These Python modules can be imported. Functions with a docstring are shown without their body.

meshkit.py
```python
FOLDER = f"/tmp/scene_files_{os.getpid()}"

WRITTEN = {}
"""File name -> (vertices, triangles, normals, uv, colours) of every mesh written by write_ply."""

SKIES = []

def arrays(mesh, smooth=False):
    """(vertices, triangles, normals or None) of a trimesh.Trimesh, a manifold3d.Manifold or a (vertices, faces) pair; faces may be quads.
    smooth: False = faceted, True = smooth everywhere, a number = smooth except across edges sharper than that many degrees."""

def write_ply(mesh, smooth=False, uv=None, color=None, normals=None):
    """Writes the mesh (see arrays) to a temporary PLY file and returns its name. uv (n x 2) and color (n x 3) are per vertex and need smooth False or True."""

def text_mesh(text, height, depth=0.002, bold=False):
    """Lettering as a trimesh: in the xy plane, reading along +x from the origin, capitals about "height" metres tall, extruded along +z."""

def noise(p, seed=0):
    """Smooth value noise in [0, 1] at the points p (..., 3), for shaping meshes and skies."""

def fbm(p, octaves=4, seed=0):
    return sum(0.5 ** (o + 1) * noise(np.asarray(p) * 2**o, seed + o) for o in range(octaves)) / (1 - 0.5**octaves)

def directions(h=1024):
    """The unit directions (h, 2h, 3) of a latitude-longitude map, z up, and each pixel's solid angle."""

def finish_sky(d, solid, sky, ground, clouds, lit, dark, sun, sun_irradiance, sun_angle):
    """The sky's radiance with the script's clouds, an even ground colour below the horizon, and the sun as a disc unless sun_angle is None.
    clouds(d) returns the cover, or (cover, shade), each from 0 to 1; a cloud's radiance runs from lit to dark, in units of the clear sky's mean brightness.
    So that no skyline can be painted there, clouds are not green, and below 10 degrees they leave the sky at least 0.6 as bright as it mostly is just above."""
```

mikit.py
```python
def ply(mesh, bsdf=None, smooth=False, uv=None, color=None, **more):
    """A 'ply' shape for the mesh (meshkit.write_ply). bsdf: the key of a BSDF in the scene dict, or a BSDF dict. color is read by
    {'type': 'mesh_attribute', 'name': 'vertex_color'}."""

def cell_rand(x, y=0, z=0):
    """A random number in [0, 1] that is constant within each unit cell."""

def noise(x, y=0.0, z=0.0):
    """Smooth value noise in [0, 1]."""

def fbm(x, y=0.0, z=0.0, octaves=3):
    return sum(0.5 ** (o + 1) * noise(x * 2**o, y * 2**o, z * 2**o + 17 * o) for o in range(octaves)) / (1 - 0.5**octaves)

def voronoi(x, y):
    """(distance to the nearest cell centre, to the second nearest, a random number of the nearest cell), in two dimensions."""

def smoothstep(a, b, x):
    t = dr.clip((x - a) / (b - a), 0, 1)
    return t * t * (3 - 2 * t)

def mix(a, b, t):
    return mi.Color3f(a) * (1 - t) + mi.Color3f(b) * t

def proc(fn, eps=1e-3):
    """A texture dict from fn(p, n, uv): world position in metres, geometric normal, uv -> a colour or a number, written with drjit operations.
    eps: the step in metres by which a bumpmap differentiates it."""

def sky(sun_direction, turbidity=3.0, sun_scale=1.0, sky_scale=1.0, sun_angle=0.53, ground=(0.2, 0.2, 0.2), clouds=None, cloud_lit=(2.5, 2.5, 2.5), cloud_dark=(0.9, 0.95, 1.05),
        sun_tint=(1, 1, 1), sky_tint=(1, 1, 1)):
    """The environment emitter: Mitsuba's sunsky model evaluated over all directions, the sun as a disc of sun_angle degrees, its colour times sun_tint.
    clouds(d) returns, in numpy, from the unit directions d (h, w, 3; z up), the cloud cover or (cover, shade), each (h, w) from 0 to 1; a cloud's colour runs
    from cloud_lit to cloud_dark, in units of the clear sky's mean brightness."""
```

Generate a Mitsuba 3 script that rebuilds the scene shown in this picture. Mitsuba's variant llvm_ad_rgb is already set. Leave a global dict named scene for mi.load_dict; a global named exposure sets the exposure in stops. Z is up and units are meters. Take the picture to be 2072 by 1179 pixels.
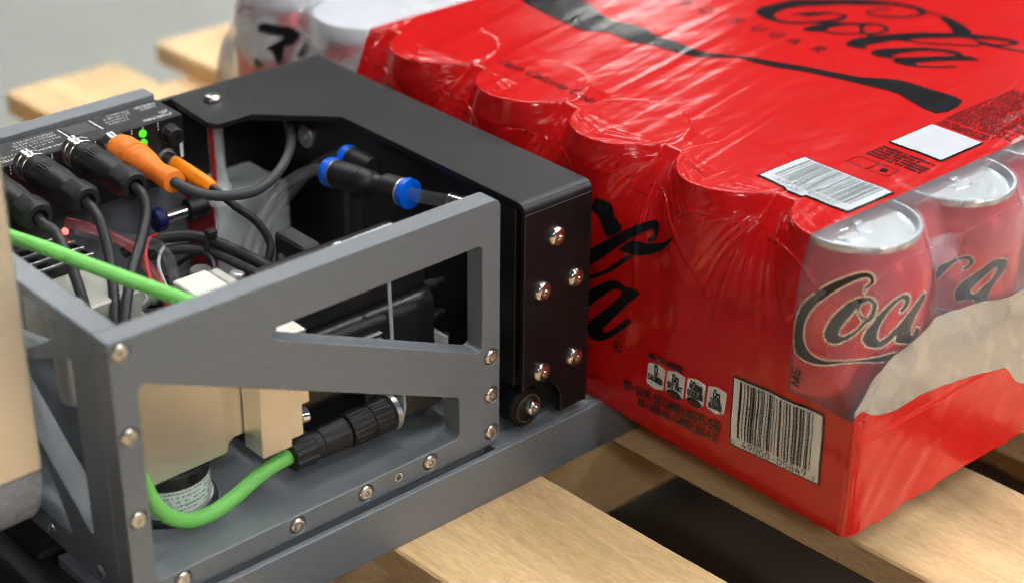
import math, random
import numpy as np, trimesh, drjit as dr
import mitsuba as mi
import manifold3d as m3
import shapely
from shapely.geometry import Polygon, Point
from shapely.ops import unary_union
import meshkit, mikit
from mikit import proc, noise, fbm, smoothstep, mix

scene, labels = {}, {}
T = mi.ScalarTransform4f
mm = 0.001

# ------------------------------------------------------------------ camera, light, exposure
RIGHT = np.array([0.745316, -0.666662, 0.008121])
DOWN = np.array([-0.309775, -0.357058, -0.881220])
FWD = np.array([0.590375, 0.654272, -0.472636])
EYE = np.array([-0.27200, -0.52010, 0.47570])
cam = np.eye(4)
cam[:3, 0], cam[:3, 1], cam[:3, 2], cam[:3, 3] = -RIGHT, -DOWN, FWD, EYE
scene['camera'] = {'type': 'thinlens', 'fov': 2 * math.degrees(math.atan(1036 / 3669.7)), 'fov_axis': 'x',
                   'aperture_radius': 0.0060, 'focus_distance': 0.80, 'near_clip': 0.02, 'far_clip': 60.0,
                   'to_world': T(cam)}
exposure = 0.0
AMBIENT = 0.030
scene['ambient'] = {'type': 'constant', 'radiance': {'type': 'rgb', 'value': [AMBIENT * 0.97, AMBIENT, AMBIENT * 1.04]}}
LAMP_W, LAMP_L, LAMP_Z, LAMP_RAD = 0.32, 1.30, 3.3, 27.0
LAMPS = [(x, y) for x in (0.45, 2.3, 4.2, 6.2) for y in (-4.6, -2.2, 0.2, 2.6, 5.0) if (x, y) not in ((4.2, 5.0), (6.2, 5.0))] + [(7.6, 7.2)]

# ------------------------------------------------------------------ helpers
def num(name):
    if name not in scene and name not in labels:
        return name
    k = 1
    while f'{name}_{k:03d}' in scene or f'{name}_{k:03d}' in labels:
        k += 1
    return f'{name}_{k:03d}'

def thing(name, label, cat, group=None):
    key = num(name)
    labels[key] = {'label': label, 'category': cat}
    if group:
        labels[key]['group'] = group
    return key

def part(parent, name, mesh, mat, smooth=30, label=None, kind=None, **kw):
    key = num(f'{parent}__{name}')
    scene[key] = mikit.ply(mesh, mat, smooth=smooth, **kw)
    if label or kind:
        labels[key] = {}
        if label:
            labels[key]['label'] = label
        if kind:
            labels[key]['kind'] = kind
    return key

def single(name, mesh, mat, label, cat, group=None, smooth=30):
    key = num(name)
    scene[key] = mikit.ply(mesh, mat, smooth=smooth)
    labels[key] = {'label': label, 'category': cat}
    if group:
        labels[key]['group'] = group
    return key

def struct(name, mesh, mat, smooth=False):
    scene[name] = mikit.ply(mesh, mat, smooth=smooth)
    labels[name] = {'kind': 'structure'}

def cat(*ms):
    return trimesh.util.concatenate([m for m in ms])

def rbox(x0, x1, y0, y1, z0, z1, c=0.0005):
    """a box with chamfered edges"""
    pts = []
    for sx in (0, 1):
        for sy in (0, 1):
            for sz in (0, 1):
                p = np.array([(x0, x1)[sx], (y0, y1)[sy], (z0, z1)[sz]])
                s = np.array([1 - 2 * sx, 1 - 2 * sy, 1 - 2 * sz]) * c
                for k in range(3):
                    q = p + s
                    q[k] = p[k]
                    pts.append(q)
    return trimesh.convex.convex_hull(np.array(pts))

def inset(ring, d):
    """mitre inset of a closed ring (ccw polygon: inward for d > 0), vertex for vertex"""
    r = np.asarray(ring, float)
    e0 = r - np.roll(r, 1, 0)
    e1 = np.roll(r, -1, 0) - r
    e0 /= np.linalg.norm(e0, axis=1, keepdims=True) + 1e-12
    e1 /= np.linalg.norm(e1, axis=1, keepdims=True) + 1e-12
    n0 = np.stack([-e0[:, 1], e0[:, 0]], 1)
    n1 = np.stack([-e1[:, 1], e1[:, 0]], 1)
    n = n0 + n1
    n /= np.maximum((n * n0).sum(1, keepdims=True), 0.25) if False else 1
    l = np.linalg.norm(n, axis=1, keepdims=True) + 1e-12
    n = n / l
    return r + n * d / np.clip((n * n0).sum(1, keepdims=True), 0.4, 1)

def prism(poly, lo, hi, c=0.0004, axes='xyz'):
    """shapely polygon in (u, v) extruded along w from lo to hi, edges chamfered by c; axes names what u, v, w are"""
    poly = shapely.geometry.polygon.orient(poly, 1.0)
    rings = [np.array(poly.exterior.coords)[:-1]] + [np.array(h.coords)[:-1] for h in poly.interiors]
    ins = [inset(r, c) for r in rings]
    V, F, base = [], [], 0
    for r, i in zip(rings, ins):
        n = len(r)
        for ring, w in ((i, lo), (r, lo + c), (r, hi - c), (i, hi)):
            V.append(np.column_stack([ring, np.full(n, w)]))
        a = np.arange(n)
        b = (a + 1) % n
        for k in range(3):
            o, p = base + k * n, base + (k + 1) * n
            F += [np.stack([o + a, o + b, p + b], 1), np.stack([o + a, p + b, p + a], 1)]
        base += 4 * n
    v2, f2 = trimesh.creation.triangulate_polygon(Polygon(ins[0], ins[1:]), engine='earcut')
    v2 = np.asarray(v2)
    f2 = np.asarray(f2)
    t = v2[f2]
    ar = (t[:, 1, 0] - t[:, 0, 0]) * (t[:, 2, 1] - t[:, 0, 1]) - (t[:, 1, 1] - t[:, 0, 1]) * (t[:, 2, 0] - t[:, 0, 0])
    f2 = np.where((ar < 0)[:, None], f2[:, ::-1], f2)
    V += [np.column_stack([v2, np.full(len(v2), hi)]), np.column_stack([v2, np.full(len(v2), lo)])]
    F += [f2 + base, f2[:, ::-1] + base + len(v2)]
    V, F = np.vstack(V), np.vstack(F)
    order = [axes.index(a) for a in 'xyz']
    V = V[:, order]
    if np.linalg.det(np.eye(3)[order]) < 0:
        F = F[:, ::-1]
    return trimesh.Trimesh(V, F, process=False)

def rounded(pts, r, holes=()):
    p = Polygon(pts).buffer(-r, quad_segs=6).buffer(r, quad_segs=6)
    return p

def frame(d):
    d = np.asarray(d, float) / np.linalg.norm(d)
    a = np.cross([0, 0, 1] if abs(d[2]) < 0.9 else [1, 0, 0], d)
    a /= np.linalg.norm(a)
    return a, np.cross(d, a), d

def lathe(profile, p0, d, n=32, caps=True, shape=None):
    """profile: (t, r) along the axis from p0 towards d; shape(theta, ring) may scale the radius"""
    a, b, d = frame(d)
    th = np.arange(n) * 2 * np.pi / n
    V = []
    for i, (t, r) in enumerate(profile):
        rr = r * (shape(th, i) if shape else 1)
        rr = np.broadcast_to(rr, th.shape)
        V.append(np.asarray(p0) + d * t + (np.cos(th) * rr)[:, None] * a + (np.sin(th) * rr)[:, None] * b)
    F = []
    i = np.arange(n)
    j = (i + 1) % n
    for k in range(len(profile) - 1):
        o, p = k * n, (k + 1) * n
        F += [np.stack([o + i, o + j, p + j], 1), np.stack([o + i, p + j, p + i], 1)]
    V = np.vstack(V)
    m = len(V)
    if caps:
        V = np.vstack([V, [np.asarray(p0) + d * profile[0][0], np.asarray(p0) + d * profile[-1][0]]])
        F += [np.stack([j, i, np.full(n, m)], 1), np.stack([(len(profile) - 1) * n + i, (len(profile) - 1) * n + j, np.full(n, m + 1)], 1)]
    return trimesh.Trimesh(V, np.vstack(F), process=False)

def spline(pts, n=10):
    P = np.asarray(pts, float)
    P = np.vstack([2 * P[0] - P[1], P, 2 * P[-1] - P[-2]])
    out = []
    for i in range(1, len(P) - 2):
        for t in np.linspace(0, 1, n, endpoint=False):
            a, b, c, e = P[i - 1:i + 3]
            out.append(0.5 * (2 * b + (c - a) * t + (2 * a - 5 * b + 4 * c - e) * t * t + (3 * b - a - 3 * c + e) * t ** 3))
    return np.array(out + [P[-2]])

def tube(pts, r, n=14, seg=10, raw=False):
    """a round tube through points in millimetres"""
    P = (np.asarray(pts, float) if raw else spline(pts, seg)) * mm
    t = np.gradient(P, axis=0)
    t /= np.linalg.norm(t, axis=1, keepdims=True)
    a = frame(t[0])[0]
    th = np.arange(n) * 2 * np.pi / n
    V = []
    R = np.broadcast_to(np.asarray(r, float) * mm, (len(P),))
    for i in range(len(P)):
        a = a - t[i] * (a @ t[i])
        a /= np.linalg.norm(a)
        b = np.cross(t[i], a)
        V.append(P[i] + R[i] * (np.cos(th)[:, None] * a + np.sin(th)[:, None] * b))
    i = np.arange(n)
    j = (i + 1) % n
    F = []
    for k in range(len(P) - 1):
        o, p = k * n, (k + 1) * n
        F += [np.stack([o + i, o + j, p + j], 1), np.stack([o + i, p + j, p + i], 1)]
    V = np.vstack(V)
    m = len(V)
    V = np.vstack([V, P[:1], P[-1:]])
    F += [np.stack([j, i, np.full(n, m)], 1), np.stack([m - n + i, m - n + j, np.full(n, m + 1)], 1)]
    return trimesh.Trimesh(V, np.vstack(F), process=False)

HEX = lambda th: math.cos(math.pi / 6) / np.cos((th + np.pi / 6) % (np.pi / 3) - np.pi / 6)

def button_screw(p, d, R=0.0038, h=0.0022, sock=0.0013, n=30):
    """a button-head socket screw: dome with a hexagonal socket"""
    prof = [(0, R * 0.98), (h * 0.10, R)]
    for k in range(1, 7):
        a = k / 7 * math.pi / 2
        prof.append((h * (0.1 + 0.9 * math.sin(a)), sock * 1.25 + (R - sock * 1.25) * math.cos(a)))
    prof += [(h, sock * 1.25), (h * 0.99, sock), (h * 0.25, sock * 0.96)]
    k0 = len(prof) - 2
    return lathe(prof, np.asarray(p), d, n, True, lambda th, i: HEX(th) if i >= k0 else 1)

def flush_screw(p, d, R=0.0037, sock=0.00135, n=30):
    """a low-head socket screw sitting in its counterbore"""
    prof = [(-0.004, R), (-0.0004, R), (0.0002, R * 0.94), (0.0007, R * 0.84), (0.0010, R * 0.70), (0.0011, sock * 1.42), (0.0010, sock * 1.25), (0.0002, sock * 1.12), (-0.0020, sock * 1.08)]
    return lathe(prof, np.asarray(p), d, n, True, lambda th, i: HEX(th) if i >= 6 else 1)

# ------------------------------------------------------------------ materials
def pr(name, color, rough=0.5, metal=0.0, spec=0.5, two=True, **kw):
    c = color if isinstance(color, dict) else {'type': 'rgb', 'value': list(color)}
    b = {'type': 'principled', 'base_color': c, 'roughness': rough, 'metallic': metal, 'specular': spec, **kw}
    scene[name] = {'type': 'twosided', 'bsdf': b} if two else b
    return name

def anod(p, n, uv):
    f = fbm(p.x * 900, p.y * 900, p.z * 900, 2)
    g = fbm(p.x * 30, p.y * 30, p.z * 30, 2)
    return mi.Color3f(0.186, 0.208, 0.234) * (0.90 + 0.13 * f + 0.08 * g)
def anod_r(p, n, uv):
    return 0.40 + 0.08 * fbm(p.x * 60, p.y * 60, p.z * 60, 2)
pr('grey_anodised', proc(anod), proc(anod_r), 0.18, 0.45)
def blk(p, n, uv):
    f = fbm(p.x * 1200, p.y * 1200, p.z * 1200, 2)
    return mi.Color3f(0.0058, 0.0062, 0.0080) * (0.9 + 0.2 * f)
def blk_r(p, n, uv):
    return 0.32 + 0.07 * fbm(p.x * 25, p.y * 25, p.z * 25, 3)
pr('black_anodised', proc(blk), proc(blk_r), 0.0, 0.5)
pr('black_plastic', (0.010, 0.010, 0.011), 0.42, 0.0, 0.4)
pr('connector_black', (0.012, 0.0125, 0.0145), 0.48, 0.0, 0.45)
pr('cable_black', (0.019, 0.020, 0.024), 0.42, 0.0, 0.45)
pr('cable_grey', (0.038, 0.042, 0.048), 0.45, 0.0, 0.4)
pr('steel', (0.78, 0.75, 0.71), 0.2, 1.0)
pr('bright_steel', (0.85, 0.85, 0.86), 0.10, 1.0)
pr('zinc', (0.60, 0.61, 0.62), 0.33, 0.9)
def alu(p, n, uv):
    f = fbm(p.x * 60, p.y * 60, p.z * 60, 2)
    return mi.Color3f(0.86, 0.82, 0.755) * (0.95 + 0.06 * f)
pr('warm_aluminium', proc(alu), 0.33, 0.85)
pr('milled_grey', (0.80, 0.86, 0.90), 0.40, 0.12)
pr('post_steel', (0.90, 0.93, 0.96), 0.22, 0.15)
pr('bolt_steel', (0.84, 0.81, 0.76), 0.22, 0.95)
pr('red_lit_face', (0.42, 0.012, 0.022), 0.35)
pr('shade_dark', (0.045, 0.034, 0.025), 0.7, 0.0, 0.3)
def cast(p, n, uv):
    f = fbm(p.x * 350, p.y * 350, p.z * 350, 3)
    g = fbm(p.x * 70, p.y * 70, p.z * 70, 2)
    return mi.Color3f(0.30, 0.32, 0.36) * (0.55 + 0.6 * f + 0.35 * g)
pr('cast_grey', proc(cast), 0.6)
pr('orange_plastic', (0.92, 0.22, 0.025), 0.5, 0.0, 0.4)
pr('orange_bright', (0.95, 0.26, 0.005), 0.42, 0.0, 0.4)
pr('green_cable', (0.19, 0.60, 0.13), 0.45, 0.0, 0.4)
pr('blue_plastic', (0.0, 0.13, 0.85), 0.35, 0.0, 0.5)
pr('dark_blue', (0.01, 0.012, 0.10), 0.35)
pr('pale_grey', (0.60, 0.63, 0.58), 0.45)
pr('beige_grey', (0.42, 0.42, 0.38), 0.42, 0.2)
pr('white_print', (0.72, 0.74, 0.76), 0.5)
pr('faint_print', (0.045, 0.047, 0.052), 0.5)
pr('motor_black', (0.016, 0.016, 0.018), 0.33, 0.0, 0.5)
pr('motor_rib', (0.30, 0.31, 0.33), 0.3, 0.4)
pr('case_brown', (0.085, 0.070, 0.055), 0.32, 0.2)
pr('label_white', (0.66, 0.76, 0.72), 0.42)
pr('clear_grey', (0.45, 0.50, 0.55), 0.25, 0.0, 0.5)
pr('off_black', (0.006, 0.006, 0.007), 0.6, 0.0, 0.2)
pr('brass_ring', (0.16, 0.115, 0.06), 0.4, 0.6)
pr('tyre_black', (0.007, 0.007, 0.008), 0.5, 0.0, 0.3)
pr('wire_red', (0.55, 0.03, 0.03), 0.4)
pr('wire_white', (0.6, 0.6, 0.58), 0.4)
pr('wire_blue', (0.05, 0.09, 0.30), 0.4)
def tube_op(p, n, uv):
    return 0.07 + 0.17 * fbm(p.x * 90, p.y * 90, p.z * 90, 2)
for nm, c in (('clear_tube', [0.20, 0.21, 0.23]), ('red_glow_tube', [0.75, 0.10, 0.12])):
    scene[nm] = {'type': 'mask', 'opacity': proc(tube_op), 'bsdf': {'type': 'twosided', 'bsdf': {'type': 'principled', 'base_color': {'type': 'rgb', 'value': c}, 'roughness': 0.10, 'specular': 1.0}}}
scene['led_green'] = {'type': 'diffuse', 'reflectance': {'type': 'rgb', 'value': [0.05, 0.3, 0.02]}}

def wood_fn(seed, base, dark):
    def f(p, n, uv):
        x, y, z = p.x + seed * 3.1, p.y + seed * 1.7, p.z + seed
        w = fbm(x * 9, y * 2.2, z * 9, 2)
        g = fbm(x * 160 + w * 14, y * 7, z * 120, 3)
        fine = fbm(x * 900, y * 60, z * 900, 2)
        saw = fbm(x * 900 + 60 * w, y * 220 + x * 300, z * 600, 3)
        big = fbm(x * 14, y * 9, z * 14, 3)
        k = smoothstep(0.35, 0.75, g)
        c = mix(base, dark, 0.42 * k + 0.20 * fine)
        c = c * (0.88 + 0.24 * big) * (0.82 + 0.36 * saw)
        stain = smoothstep(0.52, 0.74, fbm(x * 22 + 5, y * 12, z * 22, 3))
        return mix(c, c * mi.Color3f(0.72, 0.70, 0.72), stain * 0.7)
    return f
def wood_bump(p, n, uv):
    w = fbm(p.x * 9, p.y * 2.2, p.z * 9, 2)
    return 0.00016 * fbm(p.x * 900 + 60 * w, p.y * 220 + p.x * 300, p.z * 700, 3) + 0.00012 * fbm(p.x * 300, p.y * 24, p.z * 300, 2)
for i, (b, d_) in enumerate([((0.82, 0.575, 0.30), (0.60, 0.385, 0.18)), ((0.84, 0.60, 0.325), (0.63, 0.41, 0.20)), ((0.82, 0.59, 0.34), (0.62, 0.42, 0.21))]):
    scene[f'wood_{i}'] = {'type': 'twosided', 'bsdf': {'type': 'bumpmap', 'arbitrary': proc(wood_bump, 4e-4), 'scale': 1.0,
        'bsdf': {'type': 'principled', 'base_color': proc(wood_fn(i + 1.0, b, d_)), 'roughness': 0.62, 'specular': 0.3}}}
def concrete(p, n, uv):
    f = fbm(p.x * 5, p.y * 5, 0.0, 4)
    g = fbm(p.x * 70, p.y * 70, 0.0, 2)
    return mi.Color3f(0.31, 0.325, 0.305) * (0.82 + 0.28 * f + 0.10 * g)
pr('concrete', proc(concrete), 0.7, 0.0, 0.3)

# shrink film: printed red, white and clear
def creases(p, n, uv):
    # fine tension creases in the film, fanning down from the notch between every two can tops
    u = (p.y + 0.115 - 0.03315) / 0.0663
    k = dr.floor(u + 0.5)
    dy = (u - k) * 0.0663
    ds = 0.72 * ((0.1490 - p.z) + (0.2810 - p.x))
    r = dr.sqrt(dy * dy + ds * ds)
    th = dr.atan2(ds, dy)
    a = noise(th * 11.0 + k * 37.3, r * 9.0, k)
    b = noise(th * 25.0 + k * 11.7, r * 14.0, k + 9.0)
    ra = 1 - dr.abs(2 * a - 1)
    rb = 1 - dr.abs(2 * b - 1)
    ridge = 0.75 * ra * ra * ra + 0.40 * rb * rb * rb
    env = smoothstep(0.004, 0.014, r) * (1 - smoothstep(0.022, 0.062, r)) * smoothstep(0.001, 0.007, ds)
    flat_ = 0.00013 * fbm(p.y * 150 + p.x * 40, p.x * 18 + p.z * 60, 0.0, 3)
    some = smoothstep(0.30, 0.70, noise(th * 2.6 + k * 5.3, r * 22.0, k + 3.0)) * (0.35 + 0.65 * noise(k * 3.7, 1.5, th * 1.3))
    return 0.0013 * ridge * env * some + flat_
scene['film_red'] = {'type': 'twosided', 'bsdf': {'type': 'bumpmap', 'arbitrary': proc(creases, 3e-4), 'scale': 1.0,
    'bsdf': {'type': 'principled', 'base_color': {'type': 'rgb', 'value': [0.55, 0.006, 0.007]}, 'roughness': 0.15, 'specular': 0.45, 'clearcoat': 0.3, 'clearcoat_gloss': 0.97}}}
pr('film_red_hem', (0.70, 0.020, 0.018), 0.17, 0.0, 0.55)
pr('film_black', (0.008, 0.009, 0.011), 0.15, 0.0, 0.5)
pr('film_white', (0.56, 0.60, 0.65), 0.2, 0.0, 0.3)
pr('film_white_brightened', (0.84, 0.85, 0.87), 0.25, 0.0, 0.3)  # same white as film_white, lightened to offset weaker light on the side
pr('film_grey', (0.22, 0.26, 0.28), 0.30, 0.0, 0.5)
def cream(p, n, uv):
    f = fbm(p.x * 55, p.y * 55, p.z * 90, 3)
    g = smoothstep(0.55, 0.72, fbm(p.x * 120 + p.z * 60, p.y * 40, p.z * 60, 3))
    return mi.Color3f(0.47, 0.42, 0.36) * (0.90 + 0.16 * f) + mi.Color3f(0.05) * g
def crumple(p, n, uv):
    return 0.0006 * fbm(p.x * 60 + p.z * 40, p.y * 60, p.z * 40, 2)
scene['film_cream'] = {'type': 'twosided', 'bsdf': {'type': 'bumpmap', 'arbitrary': proc(crumple, 6e-4), 'scale': 1.0,
    'bsdf': {'type': 'principled', 'base_color': proc(cream), 'roughness': 0.16, 'specular': 0.6}}}
def haze_op(p, n, uv):
    f = fbm(p.x * 60, p.y * 60, p.z * 60, 3)
    return 0.06 + 0.15 * f + 0.14 * smoothstep(0.305, 0.375, p.x) * (1 - smoothstep(0.140, 0.149, p.z))
scene['film_clear'] = {'type': 'mask', 'opacity': proc(haze_op),
    'bsdf': {'type': 'twosided', 'bsdf': {'type': 'principled', 'base_color': {'type': 'rgb', 'value': [0.70, 0.73, 0.80]}, 'roughness': 0.16, 'specular': 1.0, 'clearcoat': 1.0, 'clearcoat_gloss': 0.95}}}
def milk_op(p, n, uv):
    f = fbm(p.x * 30, p.y * 60, p.z * 40, 2)
    return dr.maximum(0.26 + 0.70 * smoothstep(0.38, 0.62, f), 0.97 * smoothstep(0.138, 0.146, p.z))
def crush(p, n, uv):
    return 0.0022 * fbm(p.x * 60 + p.y * 25, p.y * 60, p.z * 40, 3)
scene['film_milky'] = {'type': 'mask', 'opacity': proc(milk_op),
    'bsdf': {'type': 'twosided', 'bsdf': {'type': 'bumpmap', 'arbitrary': proc(crush, 6e-4), 'scale': 1.0,
        'bsdf': {'type': 'principled', 'base_color': {'type': 'rgb', 'value': [0.60, 0.63, 0.69]}, 'roughness': 0.18, 'specular': 0.7}}}}
pr('can_red', (0.62, 0.014, 0.030), 0.24, 0.35, 0.5, clearcoat=0.5, clearcoat_gloss=0.95)
pr('can_black', (0.012, 0.014, 0.018), 0.25, 0.2, 0.5)
pr('can_gold', (0.80, 0.66, 0.52), 0.35, 0.1)
pr('lid_alu', (0.60, 0.65, 0.69), 0.22, 0.72)

L_C = [[[473.0,78.6],[465.4,80.1],[457.8,81.7],[449.4,82.5],[441.8,79.3],[438.1,69.9],[438.7,64.0],[440.1,57.8],[443.6,53.6],[449.9,48.5],[457.0,44.1],[463.5,41.7],[469.4,41.3],[474.7,43.3],[474.8,46.7],[472.3,51.4],[470.3,55.0],[464.3,60.5],[458.2,63.3],[452.7,64.5],[456.5,61.4],[458.9,56.0],[465.4,53.6],[470.4,49.9],[472.7,45.1],[466.9,44.5],[460.2,46.7],[452.7,50.9],[446.2,55.8],[443.0,60.3],[443.2,65.8],[446.7,70.4],[456.3,71.8],[463.7,70.6],[471.8,66.8],[482.0,59.4],[485.8,57.5],[496.2,47.7],[505.0,40.2],[508.5,33.4],[510.0,27.5],[508.5,22.2],[504.9,20.7],[498.6,22.9],[493.0,27.4],[488.3,32.5],[486.4,37.0],[487.6,39.1],[492.8,39.0],[500.2,35.3],[501.5,36.3],[496.9,39.2],[490.6,40.8],[486.0,40.5],[484.5,36.1],[486.3,30.9],[491.0,25.8],[496.4,21.2],[504.0,18.3],[511.0,18.3],[512.1,12.2],[508.1,7.0],[501.7,-2.8],[495.2,-10.9],[501.9,-16.7],[509.3,-5.7],[512.9,4.7],[513.8,14.0],[513.3,20.3],[514.9,26.5],[513.6,34.3],[509.8,43.3],[499.4,56.3]]]
L_o = [[[439.1,44.5],[446.6,45.7],[454.3,44.4],[460.5,41.8],[467.9,35.1],[475.0,28.1],[477.6,22.5],[475.1,15.9],[469.5,14.7],[463.1,15.7],[461.4,16.4],[459.0,12.5],[456.0,13.6],[459.2,18.6],[457.0,20.8],[451.8,24.6],[447.0,30.8],[445.4,36.0],[441.2,40.1]]]
L_oh = [[[448.1,36.7],[454.8,37.1],[461.5,34.9],[467.2,30.5],[460.9,24.4],[457.5,22.7],[453.2,25.8],[449.1,32.5]],[[465.1,25.2],[470.0,27.1],[474.5,25.2],[474.6,20.2],[471.9,17.2],[466.2,17.1],[461.8,19.6],[462.7,22.8]]]
L_l = [[[440.2,16.9],[448.4,18.4],[457.0,16.6],[465.6,13.0],[474.8,7.6],[482.9,2.4],[493.0,-7.0],[501.3,-16.5],[506.4,-25.0],[509.8,-33.5],[510.4,-38.4],[509.0,-40.3],[505.7,-40.6],[502.1,-38.8],[498.3,-35.5],[498.9,-41.0],[501.3,-48.5],[499.6,-49.7],[496.8,-42.5],[494.5,-36.0],[492.6,-29.3],[488.5,-29.5],[484.2,-24.4],[478.3,-17.7],[471.3,-9.2],[468.1,-3.2],[464.2,2.8],[460.2,4.9],[452.7,7.5],[446.9,8.6],[443.5,6.5],[444.1,3.5],[441.6,7.3],[439.0,12.6]]]
L_lh = [[[470.3,-0.4],[477.8,-4.2],[486.9,-11.5],[495.3,-19.2],[493.1,-26.7],[490.4,-28.1],[485.7,-23.4],[479.9,-16.6],[472.8,-8.0],[470.1,-2.8]],[[497.0,-21.8],[502.4,-27.8],[506.2,-34.9],[506.3,-38.0],[501.9,-36.2],[498.6,-33.7],[497.0,-28.3]]]
L_a = [[[439.9,0.5],[446.2,1.2],[453.9,-2.9],[464.7,-11.3],[471.8,-19.8],[474.8,-25.8],[474.0,-30.1],[472.3,-33.0],[474.3,-35.3],[473.2,-39.8],[472.7,-42.0],[469.7,-39.1],[463.6,-33.9],[456.0,-28.7],[448.9,-24.8],[445.8,-23.4],[443.5,-25.1],[445.6,-28.4],[451.9,-34.5],[457.0,-38.2],[455.6,-39.2],[450.3,-35.6],[444.1,-29.5],[440.1,-24.4],[438.5,-19.1],[439.0,-14.3],[442.9,-12.7],[442.5,-11.6],[439.8,-8.2],[438.5,-3.6]]]
L_ah = [[[444.8,-8.7],[452.0,-9.9],[462.6,-15.7],[468.4,-22.3],[470.4,-27.3],[469.7,-30.0],[465.1,-27.4],[457.7,-22.0],[450.3,-16.7],[444.9,-12.0]]]
L_ribbon = [[[385.6,157.7],[376.5,130.6],[374.8,116.0],[378.7,104.1],[375.5,88.5],[376.3,74.0],[376.5,56.3],[381.4,48.2],[387.6,37.5],[386.5,40.9],[394.4,21.6],[402.1,2.6],[409.2,-16.5],[420.6,-31.9],[422.5,-49.4],[421.5,-68.5],[399.9,-69.2],[406.1,-42.9],[403.8,-28.9],[399.8,-12.6],[394.4,4.5],[386.3,23.2],[384.0,38.7],[384.6,39.6],[376.4,46.6],[367.3,57.6],[364.3,79.6],[359.3,90.0],[360.1,105.3],[358.5,110.0],[351.7,120.1],[354.2,142.3],[361.1,177.0]]]
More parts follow.
